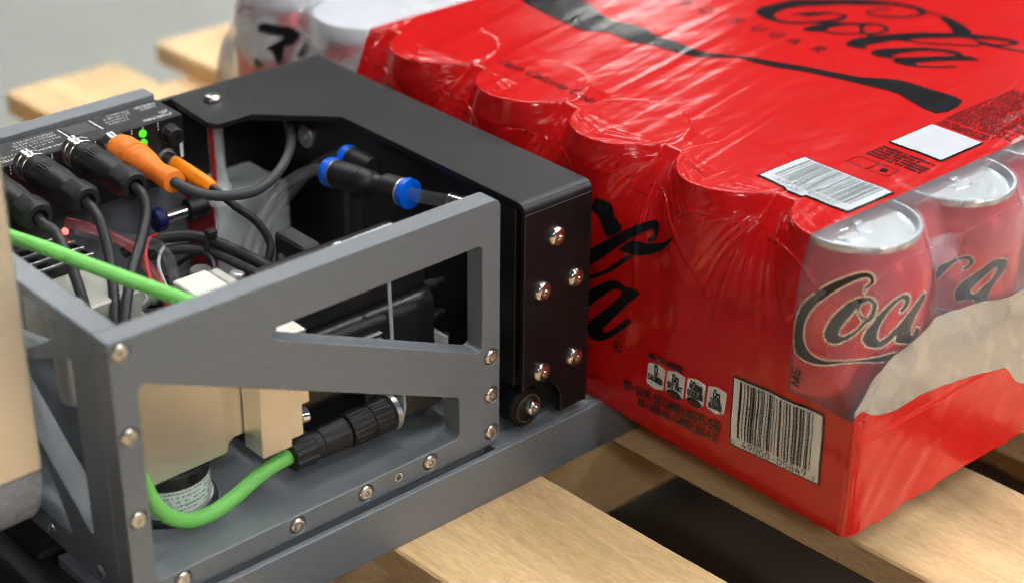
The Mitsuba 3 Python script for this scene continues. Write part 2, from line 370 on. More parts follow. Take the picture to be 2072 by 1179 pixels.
L_fl = [[[6.2,125.7],[4.9,125.5],[0.1,124.5],[-4.5,119.8],[-10.6,115.8],[-3.6,110.1],[0.4,112.7],[4.5,117.2],[7.7,120.1]],[[8.6,98.3],[5.2,101.3],[-6.6,111.2],[-17.2,119.6],[-26.1,124.8],[-30.2,125.7],[-32.1,123.5],[-31.3,119.9],[-30.3,117.2],[-26.6,115.8],[-28.8,120.9],[-27.9,121.8],[-24.7,120.0],[-15.1,112.1],[-5.3,102.6],[4.8,93.5],[8.3,90.4]],[[-11.5,107.0],[-18.8,113.5],[-26.7,115.0],[-34.7,118.2],[-39.4,121.3],[-44.4,125.5],[-41.1,120.3],[-36.5,115.3],[-29.4,110.8],[-22.9,108.2],[-17.0,107.1]],[[8.1,85.6],[5.5,87.3],[-3.1,93.2],[-11.4,100.9],[-17.1,105.8],[-20.0,106.4],[-14.0,100.5],[-5.7,92.8],[5.4,85.3],[8.0,83.5]],[[7.8,77.3],[5.2,79.8],[-1.7,86.0],[-8.5,90.0],[-13.6,90.8],[-17.1,89.1],[-18.4,90.5],[-26.0,90.7],[-19.2,82.7],[-12.7,74.5],[-4.4,63.9],[-4.5,61.8],[-8.0,63.6],[-13.8,69.3],[-17.9,74.2],[-21.0,73.7],[-13.2,64.8],[-7.3,59.4],[-1.2,55.7],[4.2,55.9],[5.4,62.6],[-1.5,70.5],[-10.7,80.6],[-14.7,86.4],[-12.9,87.1],[-8.7,85.4],[-2.0,79.1],[4.9,72.1],[7.4,69.3]]]
L_reg = [-13.8,58.1]
L_k = [[[226.6,132.5],[228.2,135.2],[232.0,136.8],[231.9,139.4],[228.3,141.4],[222.3,141.4],[213.1,139.0],[202.3,134.9],[191.9,128.9],[182.5,121.5],[178.5,114.0],[178.1,105.5],[179.9,99.8],[184.7,97.6],[194.4,96.9],[204.9,97.8],[216.2,99.8],[229.2,100.9],[244.0,100.3],[251.6,100.0],[256.5,102.9],[243.5,102.5],[230.7,101.7],[216.1,100.5],[203.7,99.6],[194.8,100.3],[187.6,103.9],[185.1,110.0],[186.9,116.5],[191.2,122.3],[197.5,127.2],[204.5,131.4],[213.6,135.9],[222.7,139.1],[227.4,139.7],[229.9,138.4],[229.5,136.8],[226.6,135.2]],[[201.8,111.5],[203.5,116.7],[209.2,122.8],[216.5,127.8],[224.2,130.3],[231.5,130.4],[235.6,128.1],[236.2,124.9],[234.0,120.6],[229.4,118.5],[224.4,114.6],[217.7,111.0],[209.9,108.4],[203.9,109.1]],[[228.9,112.0],[231.5,116.3],[237.4,121.0],[232.3,121.1],[238.0,122.0],[243.5,125.5],[252.9,129.4],[260.2,129.4],[263.6,127.2],[262.7,124.1],[257.8,121.7],[255.9,123.0],[259.0,125.3],[259.0,127.4],[254.3,127.6],[246.4,124.2],[240.5,118.1],[238.7,113.9],[240.2,110.5],[244.6,110.7],[251.5,113.8],[260.8,118.5],[270.4,123.2],[280.3,125.9],[285.4,123.5],[273.7,117.5],[268.9,110.9],[272.7,107.8],[276.1,110.9],[282.9,107.6],[272.1,105.2],[261.5,106.8],[254.7,108.4],[255.0,111.7],[246.9,108.3],[239.9,107.2],[233.8,108.0],[230.1,109.8]]]
L_kh = [[[211.5,113.8],[213.4,117.3],[219.0,122.6],[221.8,125.4],[223.6,123.8],[226.6,120.7],[228.8,120.0],[223.4,115.7],[217.4,112.7],[213.5,111.8]],[[223.9,124.9],[225.4,127.7],[229.2,129.0],[232.8,127.7],[232.9,124.4],[230.6,121.5],[227.2,121.8]]]
L_k2 = [[[210.4,120.8],[216.5,123.7],[224.4,126.1],[230.9,127.1],[234.9,126.0],[236.1,123.6],[231.1,120.5],[227.3,120.9],[231.9,122.5],[232.8,124.5],[230.1,125.3],[223.5,124.4],[217.1,120.5],[211.5,115.3],[209.6,115.9]],[[225.3,110.4],[229.9,114.9],[236.8,117.9],[245.3,121.4],[253.4,123.8],[259.5,123.3],[264.0,122.6],[268.0,120.6],[266.5,117.2],[259.8,113.2],[253.8,108.8],[251.4,103.7],[242.7,104.2],[239.7,105.6],[234.4,105.8],[226.9,105.5],[225.2,107.9]],[[209.5,101.2],[219.3,100.7],[235.6,100.4],[234.7,98.8],[226.4,96.4],[216.0,99.3]]]
L_k2h = [[[236.0,110.3],[241.7,114.0],[250.0,117.9],[255.0,119.6],[257.5,119.2],[256.5,117.0],[252.0,113.7],[245.2,110.9],[240.3,108.4]]]
L_w = [[[270.2,136.0],[258.1,135.0],[245.5,134.2],[248.1,128.7],[254.0,126.1],[251.0,119.5],[256.3,117.1],[260.9,121.1],[266.5,122.5],[257.3,128.7],[259.3,130.3],[271.4,131.3]],[[274.5,115.8],[266.8,112.7],[272.2,109.8]],[[235.0,135.4],[224.2,132.9],[241.5,123.6]]]

# ------------------------------------------------------------------ lamps above (out of frame), floor, pallet
for k, (x, y) in enumerate(LAMPS):
    L = thing('ceiling_lamp', 'long flat lamp panel hanging under the hall ceiling', 'lamp', 'lamp panels under the ceiling')
    hx, hy = LAMP_W / 2, LAMP_L / 2
    part(L, 'housing', rbox(x - hx - .02, x + hx + .02, y - hy - .02, y + hy + .02, LAMP_Z + 0.004, LAMP_Z + 0.06, 0.004), 'zinc', False)
    v = np.array([[x - hx, y - hy, LAMP_Z], [x + hx, y - hy, LAMP_Z], [x + hx, y + hy, LAMP_Z], [x - hx, y + hy, LAMP_Z]])
    key = num(L + '__diffuser')
    scene[key] = mikit.ply((v, np.array([[0, 2, 1], [0, 3, 2]])), 'white_print',
                           emitter={'type': 'area', 'radiance': {'type': 'rgb', 'value': [LAMP_RAD * 1.0, LAMP_RAD * 0.985, LAMP_RAD * 0.95]}})

for (x, y, z), rad, R_, lab in [((-1.35, -2.20, 1.75), 70.0, 0.15, 'round lamp added behind the camera to fill the pack front and frame'), ((2.7, -5.4, 1.45), 85.0, 0.16, 'round lamp added far to the right for glints on the film')]:  # unseen lamps added for fill and for highlights on the film
    wl = thing('added_lamp', lab, 'lamp')
    aim = np.array([0.28 - x, 0.05 - y, 0.13 - z]); aim /= np.linalg.norm(aim)
    part(wl, 'housing', lathe([(-0.10, R_ * 0.5), (-0.09, R_ * 0.8), (-0.004, R_ * 1.1), (-0.003, R_ * 1.02)], (x, y, z), aim, 32), 'black_plastic', 30)
    part(wl, 'stand', tube([(x * 1e3, y * 1e3, z * 1e3 - R_ * 1e3), (x * 1e3, y * 1e3, 300), (x * 1e3, y * 1e3, -130)], 16, 12, 4), 'black_plastic', True)
    ld = lathe([(0.0, R_), (0.001, R_ * 0.98)], (x, y, z), aim, 32)
    key = num(wl + '__lens')
    scene[key] = mikit.ply(ld, 'white_print', emitter={'type': 'area', 'radiance': {'type': 'rgb', 'value': [rad, rad * 0.97, rad * 0.92]}})

FLOOR_Z = -0.135
struct('floor', (np.array([[-14, -14, FLOOR_Z], [14, -14, FLOOR_Z], [14, 14, FLOOR_Z], [-14, 14, FLOOR_Z]]), np.array([[0, 1, 2], [0, 2, 3]])), 'concrete')

rng = np.random.default_rng(7)
single('shade_mat', rbox(-0.45, 0.95, -0.75, 0.56, FLOOR_Z, FLOOR_Z + 0.004, 0.0005), 'shade_dark', 'dark mat added on the floor for the shade under the pallet', 'mat')  # added dark sheet, stands for the shaded floor between the boards
pallet = thing('wooden_pallet', 'pale wooden pallet of spaced deck boards carrying the red drink pack', 'pallet')
def board(x0, x1, y0, y1, z0, z1, along='y', seed=0):
    """a sawn plank with slightly uneven edges"""
    r = np.random.default_rng(seed)
    n = 90
    s = np.linspace(y0, y1, n)
    def edge():
        w = np.cumsum(r.normal(0, 1, n))
        w = np.convolve(w - w.mean(), np.ones(7) / 7, 'same')
        return w / (np.abs(w).max() + 1e-9) * 0.0009 + r.normal(0, 0.00012, n)
    e0, e1 = edge(), edge()
    sec = []
    c = 0.0011
    for i in range(n):
        a, b = x0 + e0[i], x1 + e1[i]
        dz = 0.0004 * math.sin(s[i] * 17 + seed)
        sec.append([[a, s[i], z0], [b, s[i], z0], [b, s[i], z1 - c + dz], [b - c, s[i], z1 + dz], [a + c, s[i], z1 + dz], [a, s[i], z1 - c + dz]])
    V = np.array(sec)
    m = 6
    F = []
    for i in range(n - 1):
        for k in range(m):
            l = (k + 1) % m
            F += [[i * m + k, i * m + l, (i + 1) * m + l], [i * m + k, (i + 1) * m + l, (i + 1) * m + k]]
    V = V.reshape(-1, 3)
    for o, fl in ((0, 1), ((n - 1) * m, 0)):
        for k in range(1, m - 1):
            F.append([o, o + k + 1, o + k] if fl else [o, o + k, o + k + 1])
    F = np.array(F)[:, ::-1]
    V[:, 0] -= 0.040 * (V[:, 1] + 0.07)
    if along == 'x':
        V = V[:, [1, 0, 2]]
        F = F[:, ::-1]
    return trimesh.Trimesh(V, F, process=False)

for k, (a, b, y1, dz) in enumerate([(-0.20, -0.11, 0.585, 0), (-0.030, 0.062, 0.59, 0), (0.1275, 0.2155, 0.592, 0), (0.2775, 0.3655, 0.585, 0), (0.4085, 0.498, 0.60, 0.0005), (0.560, 0.650, 0.595, 0), (0.705, 0.795, 0.59, 0)]):
    part(pallet, 'deck_board', board(a, b, -0.50, y1, -0.0150 + dz, dz, 'y', 20 + k), f'wood_{(0, 2, 0, 1, 2, 1, 0)[k]}', 25)
for k, y in enumerate((-0.47, 0.075, 0.545)):
    part(pallet, 'stringer', rbox(-0.24, 0.86, y - 0.019, y + 0.019, -0.105, -0.0155, 0.001), f'wood_{k % 3}', False)
for k, x in enumerate((-0.15, 0.60)):
    part(pallet, 'bottom_board', rbox(x - 0.045, x + 0.045, -0.5, 0.6, -0.1305, -0.1055, 0.001), f'wood_{(k + 1) % 3}', False)

# ------------------------------------------------------------------ the pack of cans in shrink film
CX, CY, PITCH, TOPZ, BASEZ = 0.285, -0.115, 0.0663, 0.1503, 0.0285
X0, Y0, Z1, ZB = 0.2465, -0.1535, 0.1535, 0.0245
X1, Y1 = 0.600, 0.335
RB = 0.016
CANS = [(CX, CY + PITCH * i) for i in range(7)] + [(CX + PITCH * i, CY) for i in range(1, 5)] + [(CX + PITCH * i, CY + 6 * PITCH) for i in range(1, 5)]

def sd_can(p, c):
    rho = np.hypot(p[:, 0] - c[0], p[:, 1] - c[1])
    n = np.array([0.0178, 0.0062]); n = n / np.linalg.norm(n)
    d = smax(rho - 0.0333, (rho - 0.0272) * n[0] + (p[:, 2] - TOPZ) * n[1], 0.0060)
    return np.maximum(d, p[:, 2] - TOPZ)

def smax(a, b, k):
    h = np.clip(0.5 + 0.5 * (a - b) / k, 0, 1)
    return b + (a - b) * h + k * h * (1 - h)
def smin(a, b, k):
    return -smax(-a, -b, k)

def sd_film(p):
    x, y, z = p.T
    d = np.full(len(p), 1.0)
    for c in CANS:
        near = np.abs(p[:, 0] - c[0]) + np.abs(p[:, 1] - c[1]) < 0.11
        if near.any():
            d[near] = smin(d[near], sd_can(p[near], c), 0.0012)
    # film stretched between the lids and down the sides
    deck = np.maximum(np.maximum(z - (TOPZ - 0.0001), (CX - 0.0060) - x), (CY - 0.0080) - y)
    deck = np.maximum(deck, y - (CY + 6 * PITCH + 0.011))
    def slope(q, e, n0=0.92):
        # q: coordinate growing inwards, e: lid line; a plane leaning from the lid line to the body line
        nx, nz = n0, math.sqrt(1 - n0 * n0)
        return nx * (e - q) + nz * (z - (TOPZ - 0.0008))
    fa = smax(slope(x, CX - 0.0040, 0.66), (CX - 0.0329) - x, 0.020)
    ea = smax(slope(y, CY - 0.0085, 0.86), (CY - 0.0342) - y, 0.012)
    wa = smax(-slope(y, CY + 6 * PITCH + 0.0125, -0.92) if False else (0.92 * (y - (CY + 6 * PITCH + 0.012)) + 0.39 * (z - TOPZ)), y - (CY + 6 * PITCH + 0.0325), 0.012)
    body = np.maximum(np.maximum(fa, ea), wa)
    body = np.maximum(body, z - (TOPZ - 0.0012))
    # round the vertical corner of the body like the corner can
    h = np.clip((z - 0.074) / 0.050, 0, 1)
    Rc = 0.0022 + 0.0310 * h * h * (3 - 2 * h)
    cr = np.hypot(np.maximum(0.2518 + Rc - x, 0), np.maximum(-0.1481 + Rc - y, 0)) - Rc
    body = np.maximum(body, np.where((x < 0.2518 + Rc) & (y < -0.1481 + Rc), cr, -1))
    tray = np.maximum(np.maximum(0.2506 - x, -0.1496 - y), z - 0.070)
    tray = np.maximum(tray, y - 0.319)
    d = smin(d, smax(deck, 0.42 * (CX + 0.010 - x) + 0.9075 * (z - TOPZ), 0.003), 0.0004)
    d = smin(d, body, 0.0016)
    d = smin(d, smax(tray, 0.92 * (0.2506 - x) + 0.39 * (z - 0.062), 0.006), 0.002)
    return d - 0.0004

def axis_pts(a, b, fine, coarse, edge):
    """fine spacing near a, coarser further on"""
    n1 = max(2, int(round(edge / fine)))
    n2 = max(2, int(round((b - a - edge) / coarse)))
    return np.concatenate([np.linspace(a, a + edge, n1, endpoint=False), np.linspace(a + edge, b, n2 + 1)])

YR, YW = -0.1133, 0.193          # where the red print stops, near and far end
gy = np.unique(np.concatenate([axis_pts(Y0, YR, 0.0008, 0.0008, 0.02), np.linspace(YR, YW, 540), np.linspace(YW, Y1, 130)]))
gx = axis_pts(X0, X1, 0.0008, 0.0019, 0.075)
gz = axis_pts(ZB, Z1, 0.0009, 0.0009, 0.02)
gz = np.unique(np.concatenate([gz[gz < 0.0795], np.linspace(0.080, Z1, 92)]))

def base_of(B):
    q = np.column_stack([np.clip(B[:, 0], X0 + RB, X1), np.clip(B[:, 1], Y0 + RB, Y1 - RB), np.minimum(B[:, 2], Z1 - RB)])
    n = B - q
    n /= np.linalg.norm(n, axis=1, keepdims=True)
    return q + RB * n, n

rw = np.random.default_rng(11)
JUNC = []
for i in range(-1, 7):
    yj = CY + PITCH * (i + 0.5)
    k = 20 + int(rw.integers(0, 6))
    th = np.sort(rw.uniform(0.55, math.pi - 0.55, k))
    JUNC.append((yj + rw.normal(0, 0.002), -0.0060 + rw.normal(0, 0.003), th, rw.uniform(0.4, 1.0, k) * rw.choice([1, 1, 1, -0.8], k), rw.uniform(0.018, 0.060, k), rw.uniform(0.024, 0.070, k)))

def wrinkles(y, s):
    """height of the wrinkles on the unrolled sheet: y along the pack, s downwards from a line on the top"""
    w = np.zeros_like(y)
    for yj, sj, th, a, wd, ln in JUNC:
        dy, ds = y - yj, s - sj
        r = np.hypot(dy, ds)
        near = (r < 0.110)
        if not near.any():
            continue
        rr, tt = r[near], np.arctan2(ds[near], dy[near])
        acc = np.zeros(len(rr))
        for t_, a_, w_, l_ in zip(th, a, wd, ln):
            bend = t_
            ridge = np.exp(-((tt - bend) / (w_ * (0.45 + 0.005 / np.maximum(rr, 0.003)))) ** 2)
            env = np.clip((rr - 0.006) / 0.010, 0, 1) * np.exp(-(rr / l_) ** 3)
            acc += a_ * ridge * env
        w[near] += 0.0007 * acc
    return w

def surface(B, sheet):
    base, n = base_of(B)
    t = np.zeros(len(B))
    for _ in range(26):
        d = sd_film(base - n * t[:, None])
        t = np.minimum(t + np.maximum(d, 0) * 0.92, 0.034)
    P = base - n * t[:, None]
    return P, n

def disp_front_top(y, s, zfrac):
    w = wrinkles(y, s)
    q = np.column_stack([y * 85 + s * 18, s * 2.6, np.zeros_like(y)])
    streak = (meshkit.fbm(q, 3, 5) - 0.5) * np.clip(-s / 0.012, 0, 1) * np.exp(-np.maximum(-s - 0.02, 0) / 0.16)
    big = (meshkit.fbm(np.column_stack([y * 30, s * 30, np.ones_like(y)]), 2, 9) - 0.5)
    return w + 0.0012 * streak + 0.0009 * big * np.clip(0.35 + s / 0.02, 0.35, 1) + 0.0002 * np.clip(s / 0.01, 0, 1) * (meshkit.noise(np.column_stack([y * 160, s * 160, np.ones_like(y)]), 3) - 0.5)

# top, front and near end as three grids that share their edges
S0 = Z1 - 0.0
def grid_top():
    Xg, Yg = np.meshgrid(gx, gy, indexing='ij')
    B = np.column_stack([Xg.ravel(), Yg.ravel(), np.full(Xg.size, Z1)])
    P, n = surface(B, 't')
    s = -(Xg.ravel() - X0)
    P = P + n * disp_front_top(Yg.ravel(), s, None)[:, None]
    return P.reshape(*Xg.shape, 3)
def grid_front():
    Yg, Zg = np.meshgrid(gy, gz, indexing='ij')
    B = np.column_stack([np.full(Yg.size, X0), Yg.ravel(), Zg.ravel()])
    P, n = surface(B, 'f')
    s = Z1 - Zg.ravel()
    P = P + n * disp_front_top(Yg.ravel(), s, None)[:, None]
    # the bottom edge of the film is a little ragged
    low = np.clip((0.034 - Zg.ravel()) / 0.009, 0, 1)
    P[:, 2] += low * 0.0011 * (meshkit.fbm(np.column_stack([Yg.ravel() * 160, Yg.ravel() * 0, Yg.ravel() * 0]), 2, 4) - 0.5)
    return P.reshape(*Yg.shape, 3)
def grid_end():
    Xg, Zg = np.meshgrid(gx, gz, indexing='ij')
    B = np.column_stack([Xg.ravel(), np.full(Xg.size, Y0), Zg.ravel()])
    P, n = surface(B, 'e')
    s = Z1 - Zg.ravel()
    x = Xg.ravel()
    edge = np.clip((x - X0) / 0.012, 0, 1)
    q = np.column_stack([x * 34 + s * 30, s * 22 - x * 10, np.zeros_like(x)])
    w = (meshkit.fbm(q, 3, 21) - 0.5) * 0.0024 + 0.0016 * (meshkit.fbm(np.column_stack([x * 90 + s * 60, s * 18, np.ones_like(x)]), 2, 23) - 0.5)
    d0 = disp_front_top(np.full_like(x, Y0), s, None)
    P = P + n * (edge * (w + 0.0014) + (1 - edge) * d0)[:, None]
    low = np.clip((0.034 - Zg.ravel()) / 0.009, 0, 1) * edge
    P[:, 2] += low * 0.0030 * (meshkit.fbm(np.column_stack([x * 110, x * 0, x * 0]), 2, 6) - 0.5)
    return P.reshape(*Xg.shape, 3)
GT, GF, GE = grid_top(), grid_front(), grid_end()
GF[:, -1] = GT[0, :]
GE[0, :] = GF[0, :]
GE[:, -1] = GT[:, 0]

def grid_mesh(G, mask, flip):
    a, b = G.shape[:2]
    idx = np.arange(a * b).reshape(a, b)
    q = np.stack([idx[:-1, :-1], idx[1:, :-1], idx[1:, 1:], idx[:-1, 1:]], -1)[mask]
    f = np.vstack([q[:, [0, 1, 2]], q[:, [0, 2, 3]]])
    if flip:
        f = f[:, ::-1]
    return G.reshape(-1, 3), f
def join(*vf):
    V, F, o = [], [], 0
    for v, f in vf:
        V.append(v); F.append(f + o); o += len(v)
    m = trimesh.Trimesh(np.vstack(V), np.vstack(F), process=False)
    m.merge_vertices(digits_vertex=7)
    m.remove_unreferenced_vertices()
    return m
cy = (gy[:-1] + gy[1:]) / 2
cz = (gz[:-1] + gz[1:]) / 2
cx = (gx[:-1] + gx[1:]) / 2
red_y, clear_y, white_y = (cy > YR) & (cy < YW), cy < YR, cy > YW
ones_x, ones_z = np.ones(len(cx), bool), np.ones(len(cz), bool)
pack = thing('drink_pack', 'large red shrink wrapped case of drink cans pushed by the black bracket', 'drink pack')
red = join(grid_mesh(GT, np.outer(ones_x, red_y), False),
           grid_mesh(GF, np.outer(red_y, ones_z) | np.outer(clear_y, cz < 0.0797), True))
part(pack, 'red_film', red, 'film_red', True, 'glossy red printed shrink film, wrinkled between the can tops')
clear = join(grid_mesh(GT, np.outer(ones_x, clear_y), False), grid_mesh(GF, np.outer(clear_y, cz > 0.0797), True), grid_mesh(GE, np.outer(ones_x, cz > 0.0797), False))
part(pack, 'clear_film', clear, 'film_clear', True, 'clear shrink film over two cans at the near corner')
white = join(grid_mesh(GT, np.outer(ones_x, white_y), False), grid_mesh(GF, np.outer(white_y, ones_z), True))
part(pack, 'white_film', white, 'film_milky', True, 'crumpled white and clear film at the far end with black numerals')

def lookup(G, ga, gb, a, b):
    i = np.clip(np.searchsorted(ga, a) - 1, 0, len(ga) - 2)
    j = np.clip(np.searchsorted(gb, b) - 1, 0, len(gb) - 2)
    u = np.clip((a - ga[i]) / (ga[i + 1] - ga[i]), 0, 1)[:, None]
    v = np.clip((b - gb[j]) / (gb[j + 1] - gb[j]), 0, 1)[:, None]
    p00, p10, p01, p11 = G[i, j], G[i + 1, j], G[i, j + 1], G[i + 1, j + 1]
    P = p00 * (1 - u) * (1 - v) + p10 * u * (1 - v) + p01 * (1 - u) * v + p11 * u * v
    n = np.cross((p10 - p00) * (1 - v) + (p11 - p01) * v, (p01 - p00) * (1 - u) + (p11 - p10) * u)
    return P, n / (np.linalg.norm(n, axis=1, keepdims=True) + 1e-12)

def flat(poly, size):
    """triangulate a 2-d polygon and cut it to small triangles"""
    ms = []
    for g in getattr(poly, 'geoms', [poly]):
        if g.geom_type != 'Polygon' or g.area < 1e-10:
            continue
        v, f = trimesh.creation.triangulate_polygon(g, engine='earcut')
        v, f = trimesh.remesh.subdivide_to_size(np.column_stack([v, np.zeros(len(v))]), f, size, max_iter=30)
        ms.append(trimesh.Trimesh(v, f, process=False))
    return cat(*ms)

def decal(where, m, lift=0.00030):
    """lays a flat mesh (in the coordinates of that side of the pack) on the film"""
    a, b = m.vertices[:, 0], m.vertices[:, 1]
    if where == 'top':
        P, n = lookup(GT, gx, gy, a, b)
        ref = np.array([0, 0, 1.0])
    elif where == 'front':
        P, n = lookup(GF, gy, gz, a, b)
        ref = np.array([-1.0, 0, 0])
    else:
        P, n = lookup(GE, gx, gz, a, b)
        ref = np.array([0, -1.0, 0])
    n = np.where((n @ ref)[:, None] < 0, -n, n)
    out = trimesh.Trimesh(P + n * lift, m.faces, process=False)
    fn = out.face_normals
    if len(fn) and np.median(fn @ ref) < 0:
        out.invert()
    return out

def smooth_poly(pts, holes=(), n=5, s=mm):
    def ring(p):
        p = np.asarray(p, float)
        q = np.vstack([p[-2:], p, p[:2]])
        out = []
        for i in range(2, len(q) - 2):
            a, b, c, e = q[i - 1], q[i], q[i + 1], q[i + 2]
            for t in np.linspace(0, 1, n, endpoint=False):
                out.append(0.5 * (2 * b + (c - a) * t + (2 * a - 5 * b + 4 * c - e) * t * t + (3 * b - a - 3 * c + e) * t ** 3))
        return np.array(out) * s
    P = Polygon(ring(pts)).buffer(0)
    for h in holes:
        P = P.difference(Polygon(ring(h)).buffer(0))
    return P

def text2d(s, h, bold=False):
    m = meshkit.text_mesh(s, h, 0.001, bold)
    up = m.face_normals[:, 2] > 0.5
    m2 = trimesh.Trimesh(m.vertices, m.faces[up], process=False)
    m2.remove_unreferenced_vertices()
    if h > 0.004:
        v, f = trimesh.remesh.subdivide_to_size(m2.vertices, m2.faces, 0.0022, max_iter=20)
        m2 = trimesh.Trimesh(v, f, process=False)
    return m2
def place(m, o, ex, ey, sx=1.0):
    """puts 2-d lettering at o with its reading direction ex and up direction ey (2-vectors)"""
    v = m.vertices
    V = np.asarray(o) + v[:, :1] * sx * np.asarray(ex) + v[:, 1:2] * np.asarray(ey)
    return trimesh.Trimesh(np.column_stack([V, np.zeros(len(V))]), m.faces, process=False)
def fit_text(s, p0, p1, h, up, bold=False):
    """lettering of height h that runs exactly from p0 to p1"""
    m = text2d(s, h, bold)
    p0, p1 = np.asarray(p0) * mm, np.asarray(p1) * mm
    w = m.vertices[:, 0].max()
    L = np.linalg.norm(p1 - p0)
    ex = (p1 - p0) / L
    return place(m, p0, ex, np.asarray(up, float), L / w)

# print on the top
YSUB = 0.0016
part(pack, 'ribbon_print', decal('top', flat(smooth_poly(L_ribbon[0], n=3), YSUB)), 'film_black', True, 'dark wavy ribbon printed across the top')
C_ = smooth_poly(L_C[0], n=3)
o_ = smooth_poly(L_o[0], L_oh, n=3)
l_ = smooth_poly(L_l[0], L_lh, n=3)
a_ = smooth_poly(L_a[0], L_ah, n=3)
part(pack, 'script_print', decal('top', flat(unary_union([C_, o_, l_, a_]), YSUB)), 'film_black', True, 'black flowing script lettering on the top')
sugar = [('R', 112.6), ('O', 98.1), ('S', 76.1), ('U', 61.4), ('G', 48.4), ('A', 36.4), ('R', 20.9), ('E', 126), ('Z', 140)]
ms = []
for ch, y in sugar:
    m = text2d(ch, 0.0082)
    w = m.vertices[:, 0].max()
    ms.append(place(m, (0.4195, y * mm + w / 2 * 0.95), (0, -1), (1, 0), 0.95))
part(pack, 'small_capitals', decal('top', cat(*ms), 0.0005), 'film_black', True, 'row of spaced black capitals beside the script')
part(pack, 'small_line', decal('top', fit_text('Zero Calorie Cola', (287.3, 114.0), (287.3, 44.3), 0.0058, (1, 0))), 'film_black', True, 'small black line of lettering along the near edge')
def rect2(x0, x1, y0, y1):
    return shapely.box(x0, y0, x1, y1)
def lines_of_text(x0, x1, y0, y1, pitch, h, seed):
    """rows of tiny print that cannot be read: each row a string of short strokes"""
    r = np.random.default_rng(seed)
    out = []
    x = x0
    while x < x1:
        y = y1
        stop = y0 + r.uniform(0, 0.25) * (y1 - y0) * (r.random() < 0.4)
        while y > stop:
            w = r.uniform(0.0006, 0.0013)
            out.append(rect2(x, x + h * r.uniform(0.75, 1), y - w, y))
            y -= w + r.choice([0.0004, 0.0004, 0.0005, 0.0014])
        x += pitch
    return out
def quads(rs):
    V, F = [], []
    for r in rs:
        a, b, c, d = r.bounds
        o = len(V)
        V += [(a, b, 0), (c, b, 0), (c, d, 0), (a, d, 0)]
        F += [(o, o + 1, o + 2), (o, o + 2, o + 3)]
    return trimesh.Trimesh(np.array(V), np.array(F), process=False)
tiny = lines_of_text(0.3985, 0.452, -0.1112, -0.0755, 0.0021, 0.0013, 1) + lines_of_text(0.3905, 0.3965, -0.1035, -0.0765, 0.0022, 0.0014, 2) + lines_of_text(0.3385, 0.3525, -0.1055, -0.0768, 0.0028, 0.0019, 3)
part(pack, 'fine_print', decal('top', quads(tiny)), 'film_black', False, 'blocks of tiny black print near the clear corner', 'stuff')
fr = rect2(0.3255, 0.3345, -0.0985, -0.0762)
frame_ = fr.difference(fr.buffer(-0.00035)).union(rect2(0.3255, 0.3345, -0.0878, -0.0874)).union(Point(0.330, -0.0935).buffer(0.0018))
part(pack, 'care_symbols', decal('top', flat(frame_, YSUB)), 'film_black', True)
part(pack, 'white_panel_border', decal('top', flat(rect2(0.3560, 0.3880, -0.1046, -0.0757), YSUB), 0.0003), 'film_black', True)
part(pack, 'white_panel', decal('top', flat(rect2(0.3568, 0.3872, -0.1038, -0.0765), YSUB), 0.0006), 'film_white', True, 'blank white square printed on the top')
num_last = lambda n: pack + '__' + n
def barcode(name, where, x0, x1, y0, y1, lab, digits, rot):
    """a bar code; bars run along the first axis when rot"""
    part(pack, name + '_border', decal(where, flat(rect2(x0, x1, y0, y1), YSUB), 0.0003), 'film_black', True)
    b = 0.0009
    part(pack, name, decal(where, flat(rect2(x0 + b, x1 - b, y0 + b, y1 - b), YSUB), 0.0006), 'film_white' if rot else 'film_white_brightened', True, lab)
    r = np.random.default_rng(5)
    bars = []
    if rot:
        y, end = y1 - 0.0045, y0 + 0.0045
    else:
        y, end = x1 - 0.0045, x0 + 0.0050
    while y > end:
        w = 0.00042 * r.integers(1, 4)
        if rot:
            bars.append(rect2(x0 + 0.0062, x1 - 0.0018, y - w, y))
        else:
            bars.append(rect2(y - w, y, y0 + 0.0052, y1 - 0.0016))
        y -= w + 0.00042 * r.integers(1, 4)
    part(num_last(name), 'bars', decal(where, flat(unary_union(bars), YSUB), 0.0009), 'film_grey' if rot else 'film_black', True, None, 'stuff')
    h = 0.0032
    if rot:
        m = cat(fit_text('49000', ((x0 * 1e3 + 1.9), y1 * 1e3 - 8), ((x0 * 1e3 + 1.9), y1 * 1e3 - 22), h, (1, 0)), fit_text('05849', ((x0 * 1e3 + 1.9), y1 * 1e3 - 26), ((x0 * 1e3 + 1.9), y1 * 1e3 - 41), h, (1, 0)))
    else:
        m = cat(fit_text('0', (x1 * 1e3 - 1.4, y0 * 1e3 + 1.3), (x1 * 1e3 - 3.2, y0 * 1e3 + 1.3), 0.0022, (0, 1)), fit_text('49000-05849', (x1 * 1e3 - 7, y0 * 1e3 + 1.5), (x1 * 1e3 - 43.5, y0 * 1e3 + 1.5), h, (0, 1)),
                fit_text('9', (x1 * 1e3 - 46.4, y0 * 1e3 + 1.3), (x1 * 1e3 - 48.2, y0 * 1e3 + 1.3), 0.0022, (0, 1)))
    part(num_last(name), 'digits', decal(where, m, 0.0009), 'film_grey' if rot else 'film_black', False)
barcode('top_bar_code', 'top', 0.2835, 0.3150, -0.1110, -0.0612, 'white bar code printed on the top by the corner', '', True)

